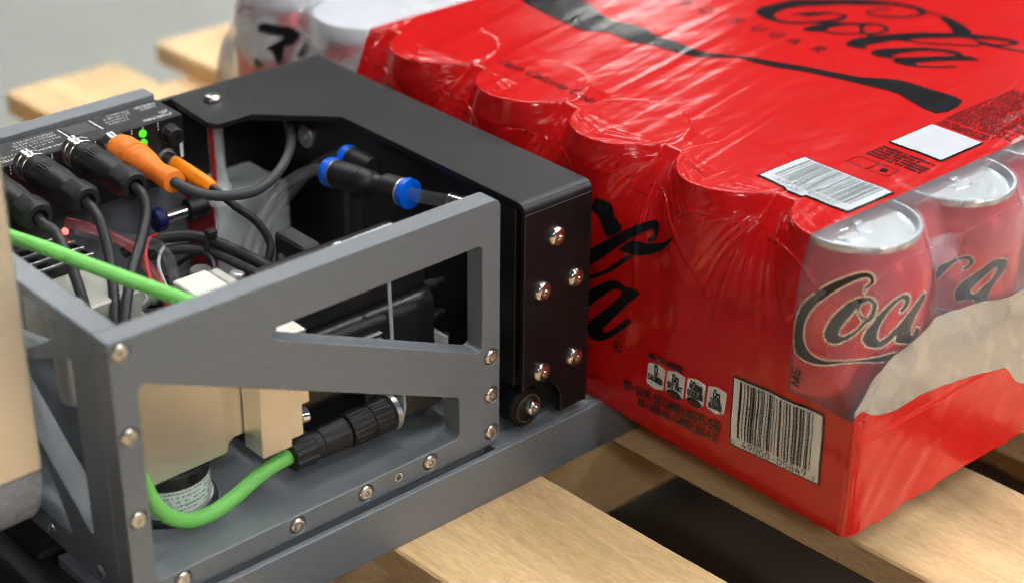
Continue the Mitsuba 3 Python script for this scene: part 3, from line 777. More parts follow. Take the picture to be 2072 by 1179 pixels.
# print on the long side
def tilt(m, about=(-0.085, 0.05), ang=math.radians(-4.2)):
    c, s = math.cos(ang), math.sin(ang)
    v = m.vertices - [about[0], about[1], 0]
    m.vertices = np.column_stack([v[:, 0] * c - v[:, 1] * s + about[0], v[:, 0] * s + v[:, 1] * c + about[1], v[:, 2]])
    return m
_decal = decal
def decal(where, m, lift=0.00030, tilted=False):
    return _decal(where, tilt(m.copy()) if tilted else m, lift)
part(pack, 'side_script_print', decal('front', flat(unary_union([smooth_poly(p, n=3) for p in L_fl]), 0.0012), 0.0006), 'film_black', True, 'end of a large black script word on the long side')
reg = Point(L_reg[0] * mm, L_reg[1] * mm)
part(pack, 'trade_mark_ring', decal('front', cat(flat(reg.buffer(0.0027).difference(reg.buffer(0.0020)), 0.001), fit_text('R', (L_reg[0] + 1.0, L_reg[1] - 1.1), (L_reg[0] - 1.0, L_reg[1] - 1.1), 0.0022, (0, 1), True))), 'film_black', False)
def heavy(m, t=0.00016):
    # heavier lettering: the same outlines set a hair apart
    return cat(*[trimesh.Trimesh(m.vertices + [a * t, b * t, 0], m.faces, process=False) for a, b in ((-1, 0), (1, 0), (0, 1), (0, -1))])
sd = cat(fit_text('PER 1 CAN SERVING', (-34.2, 61.6), (-54.9, 62.9), 0.0020, (0.07, 1), True),
         fit_text('35-12 FL OZ CANS (420 FL OZ)', (-20.4, 39.4), (-79.6, 43.7), 0.0042, (0.07, 1), True),
         fit_text('35-355 mL CANS (12.4 L)', (-29.3, 34.7), (-79.2, 38.4), 0.0034, (0.07, 1), True))
sd = heavy(sd)
part(pack, 'side_lettering', decal('front', sd, 0.0009), 'film_black', False, 'two black lines of lettering with the can count and volume')
pills = [('0', 'CALORIES', None), ('0g', 'SAT FAT', '0% DV'), ('40mg', 'SODIUM', '2% DV'), ('0g', 'TOTAL', 'SUGARS')]
for k, (big, small, foot) in enumerate(pills):
    u0 = -34.0 - 12.1 * k
    z0 = 47.9 + 1.35 * k
    h, w = 11.7, 10.9
    body = shapely.box(u0 - w, z0, u0, z0 + h)
    body = Polygon([(u0, z0 + 0.6), (u0, z0 + h - 0.9), (u0 - w * .5, z0 + h + 0.7), (u0 - w, z0 + h + 0.1), (u0 - w, z0 + 1.2), (u0 - w * .5, z0 - 0.7)]).buffer(-0.8).buffer(0.8)
    body = shapely.affinity.scale(body, mm, mm, origin=(0, 0))
    pn = part(pack, 'nutrition_panel', decal('front', flat(body, YSUB), 0.0003), 'film_white_brightened', True)
    c = u0 - w / 2
    tw = {'0': 2.4, '0g': 4.0, '40mg': 7.6}[big]
    txt = [fit_text(big, (c + tw / 2, z0 + 6.6), (c - tw / 2, z0 + 6.75), 0.0052 if k == 0 else 0.0040, (0.06, 1), True)]
    if k == 3:
        txt += [fit_text('TOTAL', (c + 3.2, z0 + 4.0), (c - 3.2, z0 + 4.3), 0.0022, (0.06, 1), True), fit_text('SUGARS', (c + 3.9, z0 + 1.5), (c - 3.9, z0 + 1.8), 0.0022, (0.06, 1), True)]
    else:
        txt += [fit_text(small, (c + 4.6, z0 + 3.2), (c - 4.6, z0 + 3.5), 0.0026, (0.06, 1), True)]
    if foot and k != 3:
        el = shapely.affinity.scale(Point(c * mm, (z0 + 1.0) * mm).buffer(0.001), 4.4, 1.9)
        part(pack, 'panel_foot', decal('front', flat(el, YSUB), 0.0006), 'film_black', True)
        part(pack, 'panel_foot_text', decal('front', fit_text(foot, (c + 2.4, z0 + 0.3), (c - 2.4, z0 + 0.5), 0.0013, (0.06, 1), True), 0.0009), 'film_red', False)
    part(pack, 'panel_text', decal('front', heavy(cat(*txt), 0.00012), 0.0006), 'film_black', False)
_save = decal
decal = lambda where, m, lift=0.0003: _save(where, m, lift, True)
barcode('side_bar_code', 'front', -0.1357, -0.0850, 0.0402, 0.0740, 'white bar code on the long side near the corner', '', False)
decal = _save
part(pack, 'far_numerals', decal('front', flat(unary_union([smooth_poly(p, n=2) for p in L_w]), YSUB), 0.0006), 'film_black', True, 'black numerals on the white far end')

me = place(text2d('ME', 0.0042, True), (-0.1195, 0.0840), (0, 1), (1, 0))
part(pack, 'upright_letters', decal('front', me, 0.0006), 'film_black', False)

# red lower band and the pale film hem on the near end
def line_y(xs, pts):
    p = np.array(pts)
    return np.interp(xs, p[:, 0], p[:, 1])
xs = np.linspace(X0 + 0.0004, 0.598, 240)
red_top = [(246, 80.2), (252, 85.4), (262, 81), (276, 77.6), (293, 78.9), (315, 75.8), (342, 70.6), (356, 68.0), (360, 63.5), (366, 56), (376, 51.4), (420, 49), (470, 55), (520, 60), (600, 58)]
hem_top = [(246, 80.4), (250.5, 84), (253, 89), (257.2, 96.0), (269, 101.8), (279, 106.0), (290, 110.3), (303, 110.6), (318, 108.8), (340, 105.5), (363, 102.5), (400, 101), (470, 104), (600, 99)]
jag = 0.0005 * (meshkit.fbm(np.column_stack([xs * 400, xs * 0, xs * 0]), 2, 8) - 0.5)
rt = np.convolve(np.pad(line_y(xs * 1e3, red_top), 2, 'edge'), np.ones(5) / 5, 'valid') * mm
ht = np.convolve(np.pad(line_y(xs * 1e3, hem_top), 6, 'edge'), np.ones(13) / 13, 'valid') * mm + jag * 0.6
band = Polygon(np.vstack([np.column_stack([xs, np.full(len(xs), ZB + 0.0002)]), np.column_stack([xs, rt])[::-1]])).buffer(0)
part(pack, 'red_end_band', decal('end', flat(band, 0.0024), 0.0004), 'film_red_hem', True, 'red film band gathered along the bottom of the near end')
hem = Polygon(np.vstack([np.column_stack([xs, rt - 0.001]), np.column_stack([xs, np.maximum(ht, rt + 0.0002)])[::-1]])).buffer(0)
part(pack, 'pale_hem', decal('end', flat(hem, 0.0024), 0.00025), 'film_cream', True, 'pale crumpled film hem across the near end')

# the cans that show through the film
def make_can(c, label, prints=(), holes=(), rot=0):
    k = thing('drink_can', label, 'can', None)
    p0 = (c[0], c[1], BASEZ)
    R = 0.0326
    body = [(0.0, 0.024), (0.002, 0.0255), (0.010, R), (0.095, R), (0.1005, R * 0.992), (0.106, 0.0308), (0.112, 0.0283), (0.1165, 0.02655), (0.1185, 0.0262)]
    part(k, 'body', lathe(body, p0, (0, 0, 1), 64, False), 'can_red', 50)
    lid = [(0.1180, 0.0263), (0.1205, 0.0268), (0.1211, 0.0264), (0.1211, 0.0252), (0.1204, 0.0246), (0.1150, 0.0226), (0.1146, 0.0219), (0.1152, 0.0208), (0.1163, 0.0203), (0.1165, 0.0150), (0.1163, 0.0145), (0.1165, 0.0140), (0.1165, 0.001)]
    l = part(k, 'lid', lathe(lid, p0, (0, 0, 1), 64), 'lid_alu', 40)
    zt = BASEZ + 0.1172
    tab = Point(0, 0).buffer(0.0078).union(shapely.affinity.scale(Point(0.008, 0).buffer(0.0070), 1.25, 1.0)).difference(shapely.affinity.scale(Point(0.0095, 0).buffer(0.0040), 1.2, 1.0))
    t = prism(shapely.affinity.rotate(tab.buffer(-0.001).buffer(0.001), rot, origin=(0, 0)), 0, 0.0012, 0.0004)
    t.apply_translation((c[0], c[1], zt))
    rv = lathe([(0, 0.0024), (0.0014, 0.0024), (0.0018, 0.0018), (0.0018, 0.0004)], (c[0], c[1], zt + 0.001), (0, 0, 1), 20)
    part(l, 'tab', cat(t, rv), 'lid_alu', 30)
    if prints:
        polys = [smooth_poly(p, n=3, s=1.0) for p in prints]
        P = unary_union(polys)
        for h in holes:
            P = P.difference(smooth_poly(h, n=3, s=1.0))
        def wrap(poly, r):
            # degrees round the can, millimetres of height
            q = shapely.affinity.scale(poly, math.radians(1) * r * 1e3, 1, origin=(0, 0))
            m = flat(q, 1.5)
            a = m.vertices[:, 0] / (r * 1e3)
            V = np.column_stack([c[0] + r * np.cos(a), c[1] + r * np.sin(a), m.vertices[:, 1] * mm])
            o = trimesh.Trimesh(V, m.faces, process=False)
            nrm = o.face_normals
            out = o.triangles_center - [c[0], c[1], 0]
            if np.median((nrm * out).sum(1)) < 0:
                o.invert()
            return o
        grow = shapely.affinity.scale(shapely.affinity.scale(P, math.radians(1) * R * 1e3, 1, origin=(0, 0)).buffer(0.85 if c[0] < 0.3 else 0.45), 1 / (math.radians(1) * R * 1e3), 1, origin=(0, 0))
        part(k, 'script_outline', wrap(grow, R + 0.00010), 'can_gold', True)
        part(k, 'script', wrap(P, R + 0.00022), 'can_black', True, 'black script with a thin gold outline')
    return k
make_can((CX, CY), 'red can with silver lid and black script at the near corner, under clear film', L_k, L_kh, 200)
make_can((CX + PITCH, CY), 'second red can from the near corner, right of the corner can, behind cloudy film', L_k2, L_k2h, 30)
make_can((CX + 2 * PITCH, CY), 'red can at the right edge of the photograph, third from the near corner', (), (), 100)
make_can((CX + PITCH, CY + PITCH), 'red can in the second row, seen in the gap behind the corner can', (), (), 60)
make_can((CX + 2 * PITCH, CY + PITCH), 'red can in the second row, seen in the gap at the right edge', (), (), 20)
make_can((CX, CY + 6 * PITCH), 'red can glimpsed through white film at the far left corner of the pack', (), (), 40)
make_can((CX, CY + 5 * PITCH), 'red can behind white film, next to the far left corner can', (), (), 70)

# ------------------------------------------------------------------ the lifting bar under the frame
bar = thing('lifting_bar', 'long flat grey metal bar under the frame, running in beneath the drink pack', 'metal bar')
YB = -0.0063
part(bar, 'front_lip', rbox(-0.004, 0.52, YB, -0.0032, 0.0, 0.0253, 0.0005), 'grey_anodised', False)
part(bar, 'web', rbox(-0.004, 0.185, -0.0030, 0.0040, 0.0, 0.0170, 0.0002), 'grey_anodised', False)
part(bar, 'web', rbox(0.1852, 0.52, -0.0032, 0.0040, 0.0002, 0.0251, 0.0002), 'grey_anodised', False)
part(bar, 'back_bar', rbox(-0.004, 0.52, 0.0042, 0.055, 0.0, 0.0250, 0.0004), 'grey_anodised', False)

# ------------------------------------------------------------------ the open frame
TH = 0.0105
fr_ = thing('gripper_frame', 'grey anodised open box frame of truss plates beside the drink pack', 'machine frame')
def mmpoly(pts):
    return Polygon([(a * mm, b * mm) for a, b in pts])
def rnd(p, r):
    return p.buffer(-r, quad_segs=6).buffer(r, quad_segs=6)
outer = mmpoly([(0, 25.5), (190.5, 25.5), (190.5, 147.5), (0, 147.5)])
big = rnd(outer, 0.0045)
outer = outer.intersection(big.union(shapely.box(0, 0, 0.150, 0.16)))
tri = rnd(mmpoly([(63.5, 127.4), (180.2, 127.9), (180.2, 75.2)]), 0.0028)
tri = rnd(mmpoly([(70.5, 127.5), (180.2, 128.0), (180.2, 75.0), (72.0, 122.8)]), 0.0026)
low = rnd(mmpoly([(10.6, 36.0), (166.8, 36.6), (166.8, 57.6), (13.2, 126.0), (10.6, 126.2)]), 0.0030)
SCREWS = [(5.0, 142.2), (5.2, 105.7), (5.2, 68.0), (185.5, 71.4), (185.6, 51.7), (185.7, 32.2), (149.8, 31.4), (114.1, 31.2), (78.3, 31.0), (22.2, 31.0)]
plate = outer.difference(tri).difference(low)
for x, z in SCREWS:
    plate = plate.difference(Point(x * mm, z * mm).buffer(0.00405, quad_segs=8))
plate = plate.difference(Point(0.1319, 0.0315).buffer(0.0022, quad_segs=6))
part(fr_, 'side_plate', prism(plate, 0.0, TH, 0.0004, 'xzy'), 'grey_anodised', False, 'near side plate with a triangular and a wedge window')
part(fr_, 'threaded_hole', lathe([(-0.0075, 0.00215), (0.0001, 0.00215), (0.0001, 0.0016), (-0.006, 0.0015)], (0.1319, 0.0, 0.0315), (0, -1, 0), 20), 'bright_steel', 30)
for x, z in SCREWS:
    part(fr_, 'bolt', flush_screw((x * mm, 0.0002, z * mm), (0, -1, 0)), 'bolt_steel', 35)
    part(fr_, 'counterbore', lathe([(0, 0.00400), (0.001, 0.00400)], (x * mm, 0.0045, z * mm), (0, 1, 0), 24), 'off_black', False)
# rear plate (towards the arm) with its own truss windows, in y-z
ro = mmpoly([(10.7, 25.5), (194.6, 25.5), (194.6, 147.5), (10.7, 147.5)])
def mir(pts):
    return [(205.3 - a, b) for a, b in pts]
op1 = [(40.0, 141.6), (92.0, 141.6), (92.0, 112.0), (66, 117.5), (44.0, 131.0), (38.6, 138.5)]
op2 = [(29.8, 127.5), (28.5, 46.2), (62.5, 94.0), (62.0, 110.0)]
op2 = [(30.2, 128.5), (28.3, 46.6), (97.0, 97.5), (97.0, 98.5)]
op3 = [(46.0, 38.0), (62.0, 66.5), (97.0, 89.0), (97.0, 38.0)]
holes = [rnd(mmpoly(p), 0.0016) for q in (op1, op2, op3) for p in (q, mir(q))]
ro = ro.difference(unary_union(holes))
part(fr_, 'rear_plate', prism(ro, 0.0, TH, 0.0004, 'yzx'), 'grey_anodised', False, 'dark end plate facing the arm, cut with truss windows')
for y, z in ((25.7, 31.7), (64.6, 31.2), (103.5, 31.2), (142, 31.2)):
    part(fr_, 'bolt', flush_screw((-0.0002, y * mm, z * mm), (-1, 0, 0), 0.0030), 'steel', 35)
part(fr_, 'far_plate', prism(mmpoly([(0, 25.5), (190.5, 25.5), (190.5, 60), (141.5, 100), (141.5, 147.5), (0, 147.5)]), 0.1948, 0.2053, 0.0004, 'xzy'), 'grey_anodised', False)
part(fr_, 'base_plate', prism(mmpoly([(10.7, 10.7), (189, 10.7), (189, 194.6), (10.7, 194.6)]), 0.0262, 0.0346, 0.0004), 'grey_anodised', False)
part(fr_, 'base_ledge', rbox(0.0107, 0.189, 0.01055, 0.0165, 0.0347, 0.03495, 0.0001), 'grey_anodised', False)

# ------------------------------------------------------------------ the black bracket that pushes the pack
br = thing('black_bracket', 'black folded metal bracket pressed against the long side of the drink pack', 'bracket')
top_poly = mmpoly([(242.0, 1.0), (242.0, 201.2), (152.5, 200.4), (149.3, 163.5), (151.0, 157.9), (170.3, 157.5), (201.6, 126.8), (201.6, 1.0)])
corner = rnd(top_poly, 0.0045)
top_poly = top_poly.intersection(corner.union(shapely.box(0.165, 0, 0.25, 0.21)))
part(br, 'top_panel', prism(top_poly, 0.1380, 0.1410, 0.0004), 'black_anodised', False, 'dark grey sheen top panel with a cut back inner edge')
# the bend and the end flange as one folded sheet
def fold(x0, x1):
    R, t = 0.0048, 0.003
    prof = []
    for k in range(9):
        a = math.pi / 2 * k / 8
        prof.append((0.0018 - R * math.sin(a), 0.1410 - R + R * math.cos(a)))
    n = len(prof)
    ins = []
    for k in range(9):
        a = math.pi / 2 * k / 8
        ins.append((0.0018 - (R - t) * math.sin(a), 0.1410 - R + (R - t) * math.cos(a)))
    return Polygon(prof + ins[::-1])
part(br, 'bend', prism(fold(0, 0), 0.2016, 0.2420, 0.0002, 'yzx'), 'black_anodised', 40)
fl = mmpoly([(201.9, 136.2), (242.2, 136.2), (242.2, 28.4), (201.9, 28.4)])
notch = Point(0.2095, 0.0330).buffer(0.0165, quad_segs=12).union(shapely.box(0.19, 0.02, 0.2255, 0.033)).union(shapely.box(0.19, 0.02, 0.2095, 0.046))
fl = fl.difference(notch)
part(br, 'end_flange', prism(fl, -0.0030, 0.0, 0.0004, 'xzy'), 'black_anodised', False, 'upright black flange with button screws')
for x, z in ((220.3, 120.8), (232.5, 96.2), (212.3, 96.3), (233.0, 55.2), (212.6, 54.9)):
    part(br, 'screw', button_screw((x * mm, -0.0030, z * mm), (0, -1, 0), 0.0047, 0.0028, 0.0015), 'steel', 35)
part(br, 'screw', button_screw((0.1669, 0.1840, 0.1412), (0, 0, 1), 0.0045, 0.0028, 0.0015), 'steel', 35, 'single screw on the top panel')
part(br, 'back_wall', rbox(0.2130, 0.2400, 0.0035, 0.2056, 0.0285, 0.1378, 0.0004), 'black_plastic', False)
part(br, 'far_wall', rbox(0.1440, 0.2150, 0.2058, 0.2085, 0.0285, 0.1378, 0.0003), 'black_plastic', False)
part(br, 'inner_wall', rbox(0.2022, 0.2128, 0.0035, 0.020, 0.0480, 0.1374, 0.0003), 'black_plastic', False)
rl = thing('guide_roller', 'small black roller with a bright bolt at the foot of the black bracket', 'roller')
part(rl, 'tyre', lathe([(0, 0.0076), (0.0006, 0.0092), (0.0020, 0.0098), (0.0075, 0.0098), (0.0088, 0.0090), (0.0092, 0.0074)], (0.2072, 0.0085, 0.0365), (0, -1, 0), 40), 'tyre_black', 30)
part(rl, 'bearing_ring', lathe([(0.0, 0.0072), (0.0003, 0.0072), (0.0003, 0.0064), (0.0, 0.0064)], (0.2072, -0.0008, 0.0365), (0, -1, 0), 36, False), 'brass_ring', 30)
part(rl, 'hub', lathe([(0.0, 0.0062), (0.0002, 0.0060)], (0.2072, -0.0008, 0.0365), (0, -1, 0), 30), 'black_plastic', 30)
part(rl, 'bolt', button_screw((0.2085, -0.0012, 0.0372), (0, -1, 0), 0.0040, 0.0034, 0.0017), 'bright_steel', 35)

# ------------------------------------------------------------------ block and post that carry the bracket
mb = thing('mounting_block', 'bare grey metal block inside the frame under the round post', 'metal block')
part(mb, 'block', rbox(0.1555, 0.1995, 0.1700, 0.2050, 0.0350, 0.0930, 0.0012), 'milled_grey', False)
part(mb, 'side_plate', rbox(0.1542, 0.1553, 0.1712, 0.2040, 0.0400, 0.0920, 0.0003), 'red_lit_face', False, 'red lit left side of the block, its red put into the colour')  # red light on this face, put into the colour of an added plate
single('round_post', lathe([(0, 0.0062), (0.0015, 0.0062), (0.004, 0.0045), (0.008, 0.0038), (0.042, 0.0037), (0.0440, 0.0037)], (0.1676, 0.1842, 0.0937), (-0.016, -0.004, 1), 36), 'post_steel', 'polished round post under the corner of the black bracket', 'post')

# ------------------------------------------------------------------ connection module with its plugs
io = thing('connection_module', 'black connection module with white print and a row of round plugs', 'connector module')
FY = 0.1705
part(io, 'housing', rbox(0.006, 0.1415, FY, 0.1938, 0.1120, 0.1455, 0.0008), 'black_plastic', False)
pm = []
def on_top(m):
    return trimesh.Trimesh(np.column_stack([m.vertices[:, :2], np.full(len(m.vertices), 0.14566)]), m.faces, process=False)
# lettering on the top face reads along x, letters stand towards the far side
r_ = np.random.default_rng(3)
def mark(s, x, y, h, dx=(1, 0), bold=False):
    m = text2d(s, h, bold)
    c = dx
    return on_top(place(m, (x, y), c, (-c[1], c[0])))
ce = unary_union([Point(0, 0).buffer(0.0022, quad_segs=12).difference(Point(0, 0).buffer(0.0016)).difference(shapely.box(0.0006, -0.003, 0.003, 0.003)),
                  Point(0.0038, 0).buffer(0.0022, quad_segs=12).difference(Point(0.0038, 0).buffer(0.0016)).difference(shapely.box(0.0044, -0.003, 0.007, 0.003)), shapely.box(0.0021, -0.0003, 0.0042, 0.0003)])
ce = shapely.affinity.translate(shapely.affinity.rotate(ce, 90, origin=(0, 0)), 0.1355, 0.1745)
warn = Polygon([(0, 0), (0.005, 0), (0.0025, 0.0044)])
warn = warn.difference(warn.buffer(-0.0004)).union(shapely.box(0.0022, 0.0012, 0.0028, 0.0030))
warn = shapely.affinity.translate(warn, 0.0880, 0.1735)
pm += [on_top(flat(ce, 0.002)), on_top(flat(warn, 0.002))]
def scribble(x0, x1, y, h, seed, dens=1.0):
    r = np.random.default_rng(seed)
    x, out = x0, []
    while x < x1:
        w = r.uniform(0.0005, 0.0011)
        k = r.integers(0, 3)
        if k == 0:
            out.append(rect2(x, x + 0.00045, y, y + h))
        elif k == 1:
            out += [rect2(x, x + w, y, y + 0.00045), rect2(x, x + 0.00045, y, y + h)]
        else:
            out += [rect2(x, x + w, y + h - 0.00045, y + h), rect2(x + w - 0.00045, x + w, y, y + h * .6)]
        x += w + r.uniform(0.0004, 0.0011) / dens
    return out
sc = []
sc += scribble(0.1270, 0.1375, 0.1880, 0.0022, 1, 2.2) + scribble(0.1285, 0.1365, 0.1850, 0.0018, 2, 2.0)
sc += scribble(0.1225, 0.1325, 0.1722, 0.0023, 3, 2.6)
sc += scribble(0.1120, 0.1240, 0.1885, 0.0013, 4) + scribble(0.1090, 0.1230, 0.1855, 0.0012, 5) + scribble(0.1080, 0.1200, 0.1825, 0.0012, 6) + scribble(0.1080, 0.118, 0.1795, 0.0012, 7)
sc += [rect2(0.1030, 0.1037, 0.1775, 0.1905), rect2(0.0865, 0.0872, 0.1775, 0.1900)]
sc += scribble(0.0640, 0.0840, 0.1880, 0.0013, 8) + scribble(0.0620, 0.0830, 0.1850, 0.0014, 9, 1.6) + scribble(0.0600, 0.0840, 0.1820, 0.0012, 10) + scribble(0.0660, 0.0800, 0.1790, 0.0011, 11)
sc += scribble(0.0640, 0.0800, 0.1742, 0.0013, 12, 2.0) + scribble(0.0500, 0.0610, 0.1728, 0.0022, 13, 2.6) + scribble(0.045, 0.062, 0.1770, 0.0014, 14)
pm.append(on_top(quads(sc)))
part(io, 'printing', cat(*pm), 'white_print', False, 'white safety marks and small print on the module top')
part(io, 'grey_field', on_top(quads([rect2(0.0890, 0.1015, 0.1790, 0.1900)])), 'faint_print', False)
def on_front(rs):
    q = quads(rs)
    return trimesh.Trimesh(np.column_stack([q.vertices[:, 0], np.full(len(q.vertices), FY - 0.00025), q.vertices[:, 1]]), q.faces[:, ::-1], process=False)
fs = [rect2(0.1385, 0.1402, 0.1235, 0.1350)]
for x in (0.052, 0.0725, 0.0945, 0.1135, 0.1195, 0.1275):
    fs += [rect2(x, x + 0.0006, z, z + 0.0009) for z in (0.1405, 0.1422, 0.1436)]
part(io, 'front_marks', on_front(fs), 'white_print', False, None, 'stuff')
for z in (0.1413, 0.1366):
    key = part(io, 'indicator_light', lathe([(0, 0.0019), (0.0008, 0.0019), (0.0013, 0.0012)], (0.1193, FY - 0.0001, z), (0, -1, 0), 20), 'led_green', 30, 'lit green indicator')
    scene[key]['emitter'] = {'type': 'area', 'radiance': {'type': 'rgb', 'value': [0.10, 0.85, 0.02]}}
kn = part(io, 'knob', lathe([(0, 0.0052), (0.0012, 0.0052), (0.0016, 0.0046), (0.006, 0.0044), (0.0068, 0.0038), (0.0068, 0.0012), (0.0060, 0.0010)], (0.1335, FY, 0.1374), (0, -1, 0), 32, True, lambda th, i: 1 + 0.03 * np.sin(th * 12)), 'black_plastic', 25)
part(io, 'socket_ring', lathe([(0, 0.0046), (0.0015, 0.0046), (0.0018, 0.0040), (0.0018, 0.0030)], (0.1305, FY, 0.1262), (0, -1, 0), 28), 'zinc', 30)

def plug_black(x, z, label, cable):
    k = thing('cable_plug', label, 'cable plug', 'black cable plugs along the module')
    p, d = (x * mm, FY, z * mm), (0, -1, 0)
    part(k, 'metal_collar', lathe([(0, 0.0066), (0.0005, 0.0074), (0.0034, 0.0074), (0.0038, 0.0070), (0.0046, 0.0070), (0.0050, 0.0073), (0.0082, 0.0073), (0.0088, 0.0066)], p, d, 48, True, lambda th, i: 1 + 0.012 * np.sin(th * 24)), 'steel', 25)
    prof = [(0.0088, 0.0064), (0.0090, 0.0073), (0.0150, 0.0075), (0.0157, 0.0070), (0.0165, 0.0070), (0.0260, 0.0072), (0.0340, 0.0066), (0.0400, 0.0056), (0.0412, 0.0052)]
    b = part(k, 'shell', lathe(prof, p, d, 40, True, lambda th, i: 1 + (0.02 * np.sin(th * 20) if 1 <= i <= 2 else 0)), 'connector_black', 30)
    gr = []
    for s in range(6):
        gr.append(rbox(p[0] - 0.0042 + s * 0.0012, p[0] - 0.0042 + s * 0.0012 + 0.0005, FY - 0.0245, FY - 0.0175, p[2] + 0.0064 - abs(s - 2.6) * 0.0003, p[2] + 0.0075 - abs(s - 2.6) * 0.00035, 0.0001))
    part(b, 'grip_ridges', cat(*gr), 'connector_black', False)
    wedge = trimesh.convex.convex_hull(np.array([[p[0] - .0035, FY - .0285, p[2] + .0061], [p[0] + .0045, FY - .0285, p[2] + .0058], [p[0] + .0042, FY - .0400, p[2] + .0042], [p[0] - .0010, FY - .0300, p[2] + .0066], [p[0] + .0035, FY - .0300, p[2] + .0064], [p[0] + .003, FY - .040, p[2] + .0030], [p[0], FY - .031, p[2]]]))
    part(b, 'thumb_wedge', wedge, 'connector_black', 20)
    nut = [(0.0396, 0.0054), (0.0400, 0.0068), (0.0410, 0.0072), (0.0495, 0.0072), (0.0512, 0.0065), (0.0524, 0.0058), (0.0524, 0.0037), (0.0490, 0.0034)]
    part(k, 'hex_nut', lathe(nut, p, d, 48, True, lambda th, i: (0.93 + 0.12 * (HEX(th) - 0.86) / 0.14) if 1 <= i <= 3 else 1), 'connector_black', 25)
    part(k, 'cable', tube(cable, 2.35), 'cable_grey' if False else 'cable_black', True)
    return k
plug_black(84.0, 143.0, 'black cable plug nearest the orange plugs on the module', [(84.0, 120, 143.0), (84.3, 113.5, 140.9), (82.2, 108.0, 135.2), (72.6, 98.0, 127.8), (59.1, 85.0, 121.0), (47.0, 72.0, 109.6), (38, 60, 92), (34, 54, 70)])
plug_black(60.6, 143.4, 'black cable plug in the middle of the three black ones', [(60.2, 120, 143.0), (59.9, 113.0, 141.6), (59.2, 106.0, 137.4), (56.2, 96.0, 127.0), (50.4, 85.0, 117.0), (44.7, 75.0, 106.8), (40, 66, 92), (38, 60, 70)])
plug_black(38.0, 142.9, 'black cable plug nearest the left edge of the photograph', [(37.6, 120, 142.6), (37.0, 113.0, 141.8), (39.0, 108.0, 139.7), (37.8, 98.0, 133.6), (36.4, 90.0, 126.9), (35.1, 82.0, 116.7), (34, 74, 100), (34, 68, 74)])

og = thing('orange_plug', 'orange moulded cable plug with a grey cable, beside the green lights', 'cable plug')
p, d = (0.1034, FY, 0.1408), (-0.040, -1, 0.014)
part(og, 'metal_collar', lathe([(0, 0.0056), (0.0004, 0.0062), (0.0062, 0.0062), (0.0068, 0.0056)], p, d, 36, True, lambda th, i: 1 + 0.02 * np.sin(th * 18)), 'steel', 25)
prof = [(0.0066, 0.0050), (0.0070, 0.0066), (0.0100, 0.0073), (0.0200, 0.0073), (0.0300, 0.0066), (0.0370, 0.0052), (0.0420, 0.0046), (0.0470, 0.0050), (0.0520, 0.0055), (0.0560, 0.0052), (0.0565, 0.0030)]
o_b = part(og, 'shell', lathe(prof, p, d, 40, True, lambda th, i: 1 + 0.03 * np.cos(th * 2)), 'orange_plastic', 40)
rid = [lathe([(0.021 + 0.004 * s, 0.0064 - 0.0004 * s), (0.0216 + 0.004 * s, 0.0076 - 0.0005 * s), (0.0226 + 0.004 * s, 0.0076 - 0.00055 * s), (0.0232 + 0.004 * s, 0.0064 - 0.0004 * s)], p, d, 36) for s in range(3)]
part(o_b, 'grip_ridges', cat(*rid), 'orange_plastic', 40)
part(og, 'cable', tube([(101.2, 120.0, 141.6), (101.0, 114.0, 141.6), (108.4, 107.0, 136.8), (121.6, 106.0, 131.6), (141.9, 112.0, 126.1), (163.4, 125.0, 125.1), (179.0, 138.0, 127.6), (187.6, 150.0, 131.0), (192, 160, 134)], 2.35), 'cable_grey', True)
os_ = thing('orange_plug', 'small slim orange plug half hidden behind the larger orange one', 'cable plug')
p, d = (0.1303, FY, 0.1262), (0, -1, -0.06)
part(os_, 'metal_collar', lathe([(0.0018, 0.0033), (0.0022, 0.0037), (0.0080, 0.0037), (0.0084, 0.0030)], p, d, 30, True, lambda th, i: 1 + 0.03 * np.sin(th * 14)), 'steel', 25)
part(os_, 'shell', lathe([(0.0084, 0.0030), (0.0086, 0.0036), (0.0100, 0.0038), (0.0340, 0.0040), (0.0360, 0.0038), (0.0395, 0.0030), (0.0400, 0.0022)], p, d, 30, True, lambda th, i: 1 + 0.05 * np.cos(th * 4)), 'orange_bright', 30)
part(os_, 'cable', tube([(130.2, 134.0, 124.2), (130.6, 128.0, 123.6), (135.0, 120.0, 117.2), (142.8, 115.0, 108.5), (146.0, 110.0, 98.1), (139.7, 105.0, 90.0), (133, 100, 80)], 1.9), 'cable_black', True)

# ------------------------------------------------------------------ green cable with its plug
gc = thing('green_cable', 'bright green cable crossing the frame and looping through the lower window', 'cable')
part(gc, 'upper_run', tube([(-12, 215, 151), (0, 178, 147), (13.0, 140.0, 143.0), (22.7, 116.4, 140.0), (28.9, 94.9, 140.0), (35.5, 67.2, 140.0), (44.0, 44.3, 138.0), (53.2, 25.5, 134.4), (54.5, 17, 132.0), (45, 14.8, 130.5), (30, 15.2, 129.0), (18, 17, 124), (14.4, 18.5, 114), (14.2, 19.0, 104)], 3.05, 18), 'green_cable', True)
part(gc, 'loop', tube([(14.2, 19.0, 104), (14.2, 19.0, 94), (15.0, 18.6, 82), (18.6, 17.8, 69.8), (22.4, 17.0, 58.3), (29.1, 17.0, 49.1), (38.1, 17.5, 43.4), (48.6, 18.2, 41.8), (60.4, 19.0, 43.8), (72.5, 20.2, 47.6), (83.4, 21.2, 49.2), (94.4, 22.0, 49.2)], 3.25, 18), 'green_cable', True)
pd, pp = np.array([1, 0, 0.0]), (0.0905, 0.0222, 0.0493)
